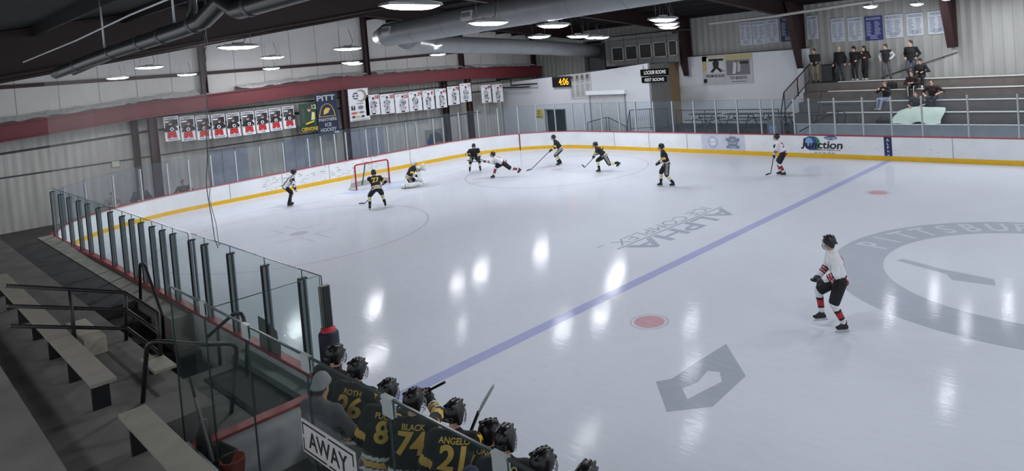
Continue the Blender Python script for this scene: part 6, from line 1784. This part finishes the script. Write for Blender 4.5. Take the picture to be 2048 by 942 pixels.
sdf_obj('catching_glove', [('e', w_ + d_ * .12 + np.array([0, 0, .05]), (.15, .09, .17), None), ('c', w_ - d_ * .06, w_ + d_ * .04, .075, .07, None, 1), ('c', w_ + d_ * .05 - s_ * .06, w_ + d_ * .16 - s_ * .14, .035, .03, None, 1)], [HK['pads']], root, .016, .03, subs=[('e', w_ + d_ * .17 + np.array([.06, 0, .07]), (.08, .06, .11), None)])
w_, d_ = J['rwr'], J['rhd']
mb = MB(); mb.bbox(-.10, .10, -.035, .035, -.19, .19, .02); o = mb.build('blocker', HK['pads'], root, loc=tuple(w_ + d_ * .06 + np.array([.04, -.03, .02])), rot=(0.1, -.2, .9))
hockey_stick('goalie_stick', world_of(root, (.36, -.22, .98)), world_of(root, (.62, -.16, .10)), world_of(root, (.88, .10, .04)), 'wide pale goalie stick standing on the ice before the kneeling goalkeeper', blade_m=STW, shaft_m=STW, w=.022)

# ------------------------------------------------------------------ players on the bench
def to_local(loc, rz, p):
    c, s_ = math.cos(math.radians(rz)), math.sin(math.radians(rz)); d = [p[i] - loc[i] for i in range(3)]
    return (d[0] * c + d[1] * s_, -d[0] * s_ + d[1] * c, d[2])
def bench(x, y, lab, num=None, name=None, team='black', hyaw=-35, hpit=6, z=.28, lean=10, pz=.965, rz=140, lhw=None, rhw=None, **kw):
    loc = (x - .12, y - .12, z)
    lh = to_local(loc, rz, lhw) if lhw else (.36, .16, .98); rh = to_local(loc, rz, rhw) if rhw else (.36, -.16, .98)
    ps = dict(pel=(-.02, 0, pz), lean=lean, side=15, sw=.108, la=(.02, .15, .15), ra=(-.02, -.15, .15), lh=lh, rh=rh, hyaw=hyaw, hpit=hpit)
    ps.update(kw)
    return player(loc, rz, ps, team, lab, 1.74, name, num, team == 'black', 'cage', None, 'players on the bench')
bench(2.00, -.60, 'player in plain black jacket and helmet at the padded post end of the bench', team='plain', rz=125)
bench(2.64, -.66, 'bench player number 26 in black and gold', '26', 'ROTH', rz=128, hyaw=-28)
bench(3.45, -.74, 'bench player number 8 in black and gold', '8', 'PUCCI', rz=138, pz=.95)
bench(3.94, -.72, 'bench player number 74 in black and gold', '74', 'BLACK', rz=148, hyaw=-55, rhw=(3.42, -.24, 1.70), lhw=(2.98, -.30, 1.42), rep=(.2, -1, -.5), lep=(.2, 1, -.5))
bench(4.50, -.62, 'bench player number 21 in black and gold', '21', 'ANGELO', rz=144, hyaw=-40, rhw=(4.09, -.22, 1.40), rep=(-.2, -1, -.3))
bench(4.72, -.50, 'bench player leaning forward, half hidden behind a taller teammate with yellow shoulder mark', '19', 'YONGE', rz=120, hyaw=-60, lean=44, pz=.80)
bench(5.30, -.64, 'tall bench player with the yellow shoulder mark at the lower edge of the view', '7', 'ORIO', rz=146)
bench(5.82, -.72, 'bench player whose helmet and dark shoulder show at the lower edge of the view', '15', 'HALE', rz=130, hyaw=-50, lean=14)
bench(6.29, -.64, 'bench player at the far lower edge, only the shiny helmet showing', '12', 'REED', rz=140)
hockey_stick('hockey_stick', (3.74, -.20, 1.93), (2.46, -.20, 1.205), (2.24, -.10, 1.10), 'dark hockey stick held slanting past bench players 8 and 74, its end above the ice')
hockey_stick('hockey_stick', (3.74, -.20, .86), (4.31, -.20, 1.77), (4.57, -.22, 2.14), 'hockey stick with white taped blade pointing up beside bench player number 21', blade_m=STW)

# ------------------------------------------------------------------ people in street clothes
CL = {}
def cloth(rgb):
    if rgb not in CL: CL[rgb] = mat('cloth_%d_%d_%d' % rgb, rgb, .85, var=.1, bump=.12, scale=12)
    return CL[rgb]
def civilian(loc, rz, ps, H, label, jacket, trousers, shoes=(30, 28, 30), hair=(52, 40, 34), hat=None, long_hair=False, coat=0.0, sleeves=None, bald=False, slim=1.0, group=None, hood=False, stripe=None, skin=SKIN, bare_fore=False):
    root = empty('person', loc, math.radians(rz), label, 'person', group)
    J = skeleton(H, ps); h = H / 1.8
    make_body(root, J, H, .95 * slim, skin, .0125)
    sp, cl, hl = J['sp'], J['cl'], J['hl']
    P = []; T = []
    def c(tag, a, b, ra, rb, side=None, q=1.0): P.append(('c', a, b, ra * h, rb * h, side, q)); T.append(tag)
    if coat:
        c('b', J['pel'] - np.array([0, 0, coat]), J['pel'], .135 * slim, .135 * slim, hl, 1.3)
    c('b', J['pel'] - sp * .02 * h, J['waist'], .132 * slim, .128 * slim, hl, 1.4); c('b', J['waist'], J['chest'], .128 * slim, .142 * slim, cl, 1.4); c('b', J['chest'], J['shC'], .138 * slim, .085, cl, 1.5)
    c('b', J['lsh'], J['rsh'], .078, .078); c('b', J['shC'], J['neck'], .078, .068)
    for s in 'lr':
        c(s + 'a', J[s + 'sh'], J[s + 'el'], .071, .060)
        if not bare_fore: c(s + 'a', J[s + 'el'], J[s + 'wr'] + J[s + 'hd'] * .01, .060, .045)
    if hood: c('b', J['neck'] - J['fx'] * .06 * h, J['neck'] - J['fx'] * .09 * h + J['fz'] * .06 * h, .085, .075, J['fy'], 1.2)
    def col(tg, t, C):
        m = np.zeros(len(C), int)
        if sleeves: m[(tg == 'la') | (tg == 'ra')] = 1
        return m
    hem = J['pel'] - (np.array([0, 0, coat + .08 * h]) if coat else sp * .10 * h)
    sdf_obj('coat' if coat else 'jacket', P, [cloth(jacket), cloth(sleeves or jacket)], root, .0165, .03, col, [(hem, -sp if not coat else (0, 0, -1))], tags=T)
    P = [('c', J['pel'] - hl * .04 * h, J['pel'] + hl * .04 * h, .115 * h * slim, .115 * h * slim, None, 1)]
    for s in 'lr': P += [('c', J[s + 'hip'], J[s + 'kn'], .098 * h * slim, .074 * h, None, 1), ('c', J[s + 'kn'], J[s + 'an'] + (J[s + 'kn'] - J[s + 'an']) * .06, .072 * h, .058 * h, None, 1)]
    def colt(tg, t, C):
        m = np.zeros(len(C), int)
        if stripe:
            for s, k0 in (('l', 1), ('r', 3)):
                for kk, (A, B) in ((k0, (J[s + 'hip'], J[s + 'kn'])), (k0 + 1, (J[s + 'kn'], J[s + 'an']))):
                    ax = A + (B - A) * t[:, None]; y = (C - ax) @ hl; x = (C - ax) @ J['hf']
                    m[(tg == kk) & (np.abs(y) < .016)] = 1
        return m
    sdf_obj('trousers', P, [cloth(trousers), cloth(stripe or trousers)], root, .0165, .022, colt)
    for s in 'lr':
        a, fd = J[s + 'an'], J[s + 'fd']; dn = np.array([0, 0, -1.]); sd = nv(np.cross(fd, dn))
        o = sdf_obj('shoe', [('c', a - fd * .03 * h + dn * .035 * h, a + fd * .15 * h + dn * .045 * h, .047 * h, .038 * h, sd, 1.15), ('c', a + dn * .01, a + fd * .08 * h + dn * .03 * h, .048 * h, .038 * h, None, 1)], cloth(shoes), root, .014, .015, None, [(a + dn * .088 * h, dn)])
    hc, X, Y, Z, R = J['hc'], J['fx'], J['fy'], J['fz'], J['hR']
    if not bald:
        Ph = [('e', hc + Z * .036 * h - X * .010 * h, (.106 * h, .088 * h, .105 * h), R), ('c', hc - X * .06 * h, hc - X * .06 * h - Z * .05 * h, .06 * h, .05 * h, Y, 1.2)]
        if long_hair: Ph += [('c', hc - X * .06 * h - Z * .03 * h, hc - X * .075 * h - Z * .22 * h, .07 * h, .05 * h, Y, 1.3)]
        sdf_obj('hair', Ph, mat('hair_%d_%d_%d' % hair, hair, .6, var=.2, scale=20, bump=.3), root, .012, .012, None, (), [('e', hc + X * .10 * h - Z * .035 * h, (.09 * h, .072 * h, .10 * h), R)])
    if hat:
        sdf_obj('beanie', [('e', hc + Z * .05 * h - X * .008 * h, (.112 * h, .095 * h, .115 * h), R), ('c', hc + X * .06 * h + Z * .045 * h, hc - X * .07 * h + Z * .0 * h, .055 * h, .06 * h, Y, 1.55)], cloth(hat), root, .012, .015, None, [(hc + Z * .012 * h + X * .02, -(Z * .96 + X * -.25))])
    return root
STAND = dict(pel=(0, 0, .925), lean=2, la=(0, .11, .085), ra=(.02, -.11, .085), lh=(.08, .24, .82), rh=(.08, -.24, .82), ls=(1, 0, 0), rs=(1, 0, 0), lep=(-1, .12, -.2), rep=(-1, -.12, -.2))
def st(**k): d = dict(STAND); d.update(k); return d
civilian((2.62, -1.12, .28), 108, st(hpit=8, hyaw=10, lh=(.22, .05, 1.05), rh=(.22, -.05, 1.0), lep=(.1, .9, -.5), rep=(.1, -.9, -.5)), 1.80, 'person in grey beanie and grey jacket standing behind the players on the bench', (98, 98, 102), (34, 34, 38), hat=(150, 152, 156), hood=True, slim=1.12)
civilian((5.42, -1.22, .28), 120, st(hpit=10, lh=(.2, .1, 1.0), rh=(.2, -.1, 1.0)), 1.70, 'person in navy hat and navy jacket behind the bench players at the lower edge', (38, 42, 60), (30, 30, 34), hat=(44, 50, 76))
# standing on the top row
Yt, Zt = 30.85, 3.24
G = 'people standing on the top bleacher row'
civilian((-4.92, 30.7, Zt), -80, st(lh=(.16, .12, 1.02), rh=(.16, -.12, 1.0), lep=(-1, .2, -.4), rep=(-1, -.2, -.4), hyaw=-25), 1.76, 'person in black jacket and khaki trousers at the railing end of the top row', (34, 34, 36), (122, 114, 92), hair=(60, 46, 38), group=G)
civilian((-3.66, Yt, Zt), -95, st(lh=(.05, .28, .84), rh=(.10, -.32, .82), la=(0, .14, .085), ra=(0, -.13, .085), hyaw=-20, slim=1), 1.84, 'bald person in black pullover and dark jeans', (24, 24, 30), (54, 56, 66), bald=True, slim=1.1, group=G)
civilian((-2.90, Yt, Zt), -100, st(lh=(.14, .12, .98), rh=(.05, -.26, .84), la=(.05, .12, .085), ra=(-.02, -.12, .085), hyaw=-30, lean=3), 1.70, 'person in black jacket and dark trousers with pale shoes, leaning towards a companion', (26, 24, 26), (36, 34, 38), shoes=(176, 172, 166), hair=(46, 30, 28), hat=(34, 28, 30), group=G)
civilian((-2.42, Yt + .05, Zt), -110, st(lh=(.16, .10, 1.12), rh=(.16, -.06, 1.38), hyaw=-30, la=(.03, .09, .085), ra=(-.02, -.10, .085)), 1.70, 'person in long dark coat, black leggings and pale shoes with a hand near the face', (34, 28, 28), (22, 22, 24), shoes=(186, 182, 176), hair=(40, 26, 26), long_hair=True, coat=.30, group=G)
civilian((-1.38, Yt, Zt), -85, st(lh=(.13, .22, .98), rh=(.13, -.24, .96), lep=(-.9, .6, -.1), rep=(-.9, -.6, -.1), la=(0, .16, .085), ra=(0, -.16, .085), hyaw=-40), 1.72, 'person in black vest with white sleeves and grey trousers', (30, 30, 34), (84, 82, 88), sleeves=(196, 196, 196), hair=(40, 32, 30), group=G)
civilian((-.22, Yt, Zt), -90, st(lh=(.10, .22, .95), rh=(.12, -.22, .98), lep=(-.9, .5, 0), rep=(-.9, -.4, 0), hyaw=-30), 1.92, 'tall person in black coat and blue jeans', (22, 22, 24), (66, 70, 82), hair=(40, 34, 32), coat=.08, slim=1.08, group=G)
SIT = dict(pel=(0, 0, .55), lean=14, la=(.42, .12, .09), ra=(.44, -.12, .09), lh=(.34, .10, .72), rh=(.34, -.10, .72), ls=(0, -1, 0), rs=(0, 1, 0), lep=(-.3, .8, -.5), rep=(-.3, -.8, -.5), lkp=(.6, .1, 1), rkp=(.6, -.1, 1))
def si(**k): d = dict(SIT); d.update(k); return d
G2 = 'people seated on the bleachers'
civilian((.22, 30.72, 2.82), -90, si(hyaw=-10), 1.74, 'seated person in black with a dark cap on the highest plank', (28, 26, 28), (34, 34, 38), hat=(38, 36, 38), group=G2)
civilian((.05, 30.12, 2.36), -95, si(lean=30, lh=(.44, .06, .74), rh=(.44, -.06, .70), hyaw=-5), 1.68, 'seated person leaning forward in dark top and black trousers with white stripes', (40, 30, 32), (30, 30, 34), stripe=(206, 206, 206), hair=(70, 46, 40), long_hair=True, group=G2)
civilian((-1.02, 29.46, 1.88), -118, si(lh=(.30, .12, .98), rh=(.36, -.12, .98), lean=4, la=(.50, .06, .09), ra=(.46, -.14, .09)), 1.70, 'seated person in black top and pale blue jeans holding up both hands', (26, 26, 30), (142, 152, 176), hair=(96, 76, 62), shoes=(150, 146, 140), group=G2)
civilian((1.02, 29.46, 1.88), -90, si(lean=20, lh=(.30, .2, .7), rh=(.42, -.22, .62), bare=1), 1.80, 'seated person in dark red top with bare forearms at the edge of the view', (44, 30, 32), (40, 40, 46), hair=(50, 38, 34), bare_fore=True, group=G2)
civilian((.42, 29.10, 1.40), -90, si(lean=16, lh=(.36, .16, .66), rh=(.40, -.18, .62)), 1.70, 'seated person with the pale blanket over the knees', (50, 46, 44), (60, 56, 56), hair=(60, 44, 38), bare_fore=True, group=G2)
# people seated behind the end glass
sb = empty('spectator_bench', (-24.75, 4.6, 0), 0, 'grey bench behind the end glass carrying three seated people', 'bench')
mb = MB(); mb.bbox(-.18, .18, -1.9, 1.9, .40, .45, .01); mb.build('seat', CONC_D, sb)
for y in (-1.5, 0, 1.5):
    mb = MB(); mb.box(-.13, .13, y - .03, y + .03, 0, .40); mb.build('leg', BLACKM, sb)
G3 = 'people seated behind the end glass'
civilian((-24.65, 4.25, 0), -10, si(hyaw=30, pel=(-.05, 0, .55)), 1.86, 'large person in dark hooded top seated behind the end glass', (46, 46, 50), (40, 40, 44), hair=(40, 34, 32), hood=True, slim=1.3, group=G3)
civilian((-24.65, 5.98, 0), -10, si(hyaw=20, pel=(-.05, 0, .55), lean=24), 1.72, 'person in brown patterned jacket leaning forward behind the end glass', (84, 76, 68), (50, 48, 48), hair=(50, 40, 36), group=G3)
civilian((-24.65, 3.15, 0), 0, si(pel=(-.05, 0, .55), lean=20), 1.66, 'person in pale grey top seated at the corner behind the end glass', (122, 118, 116), (70, 68, 70), hair=(70, 60, 54), group=G3)
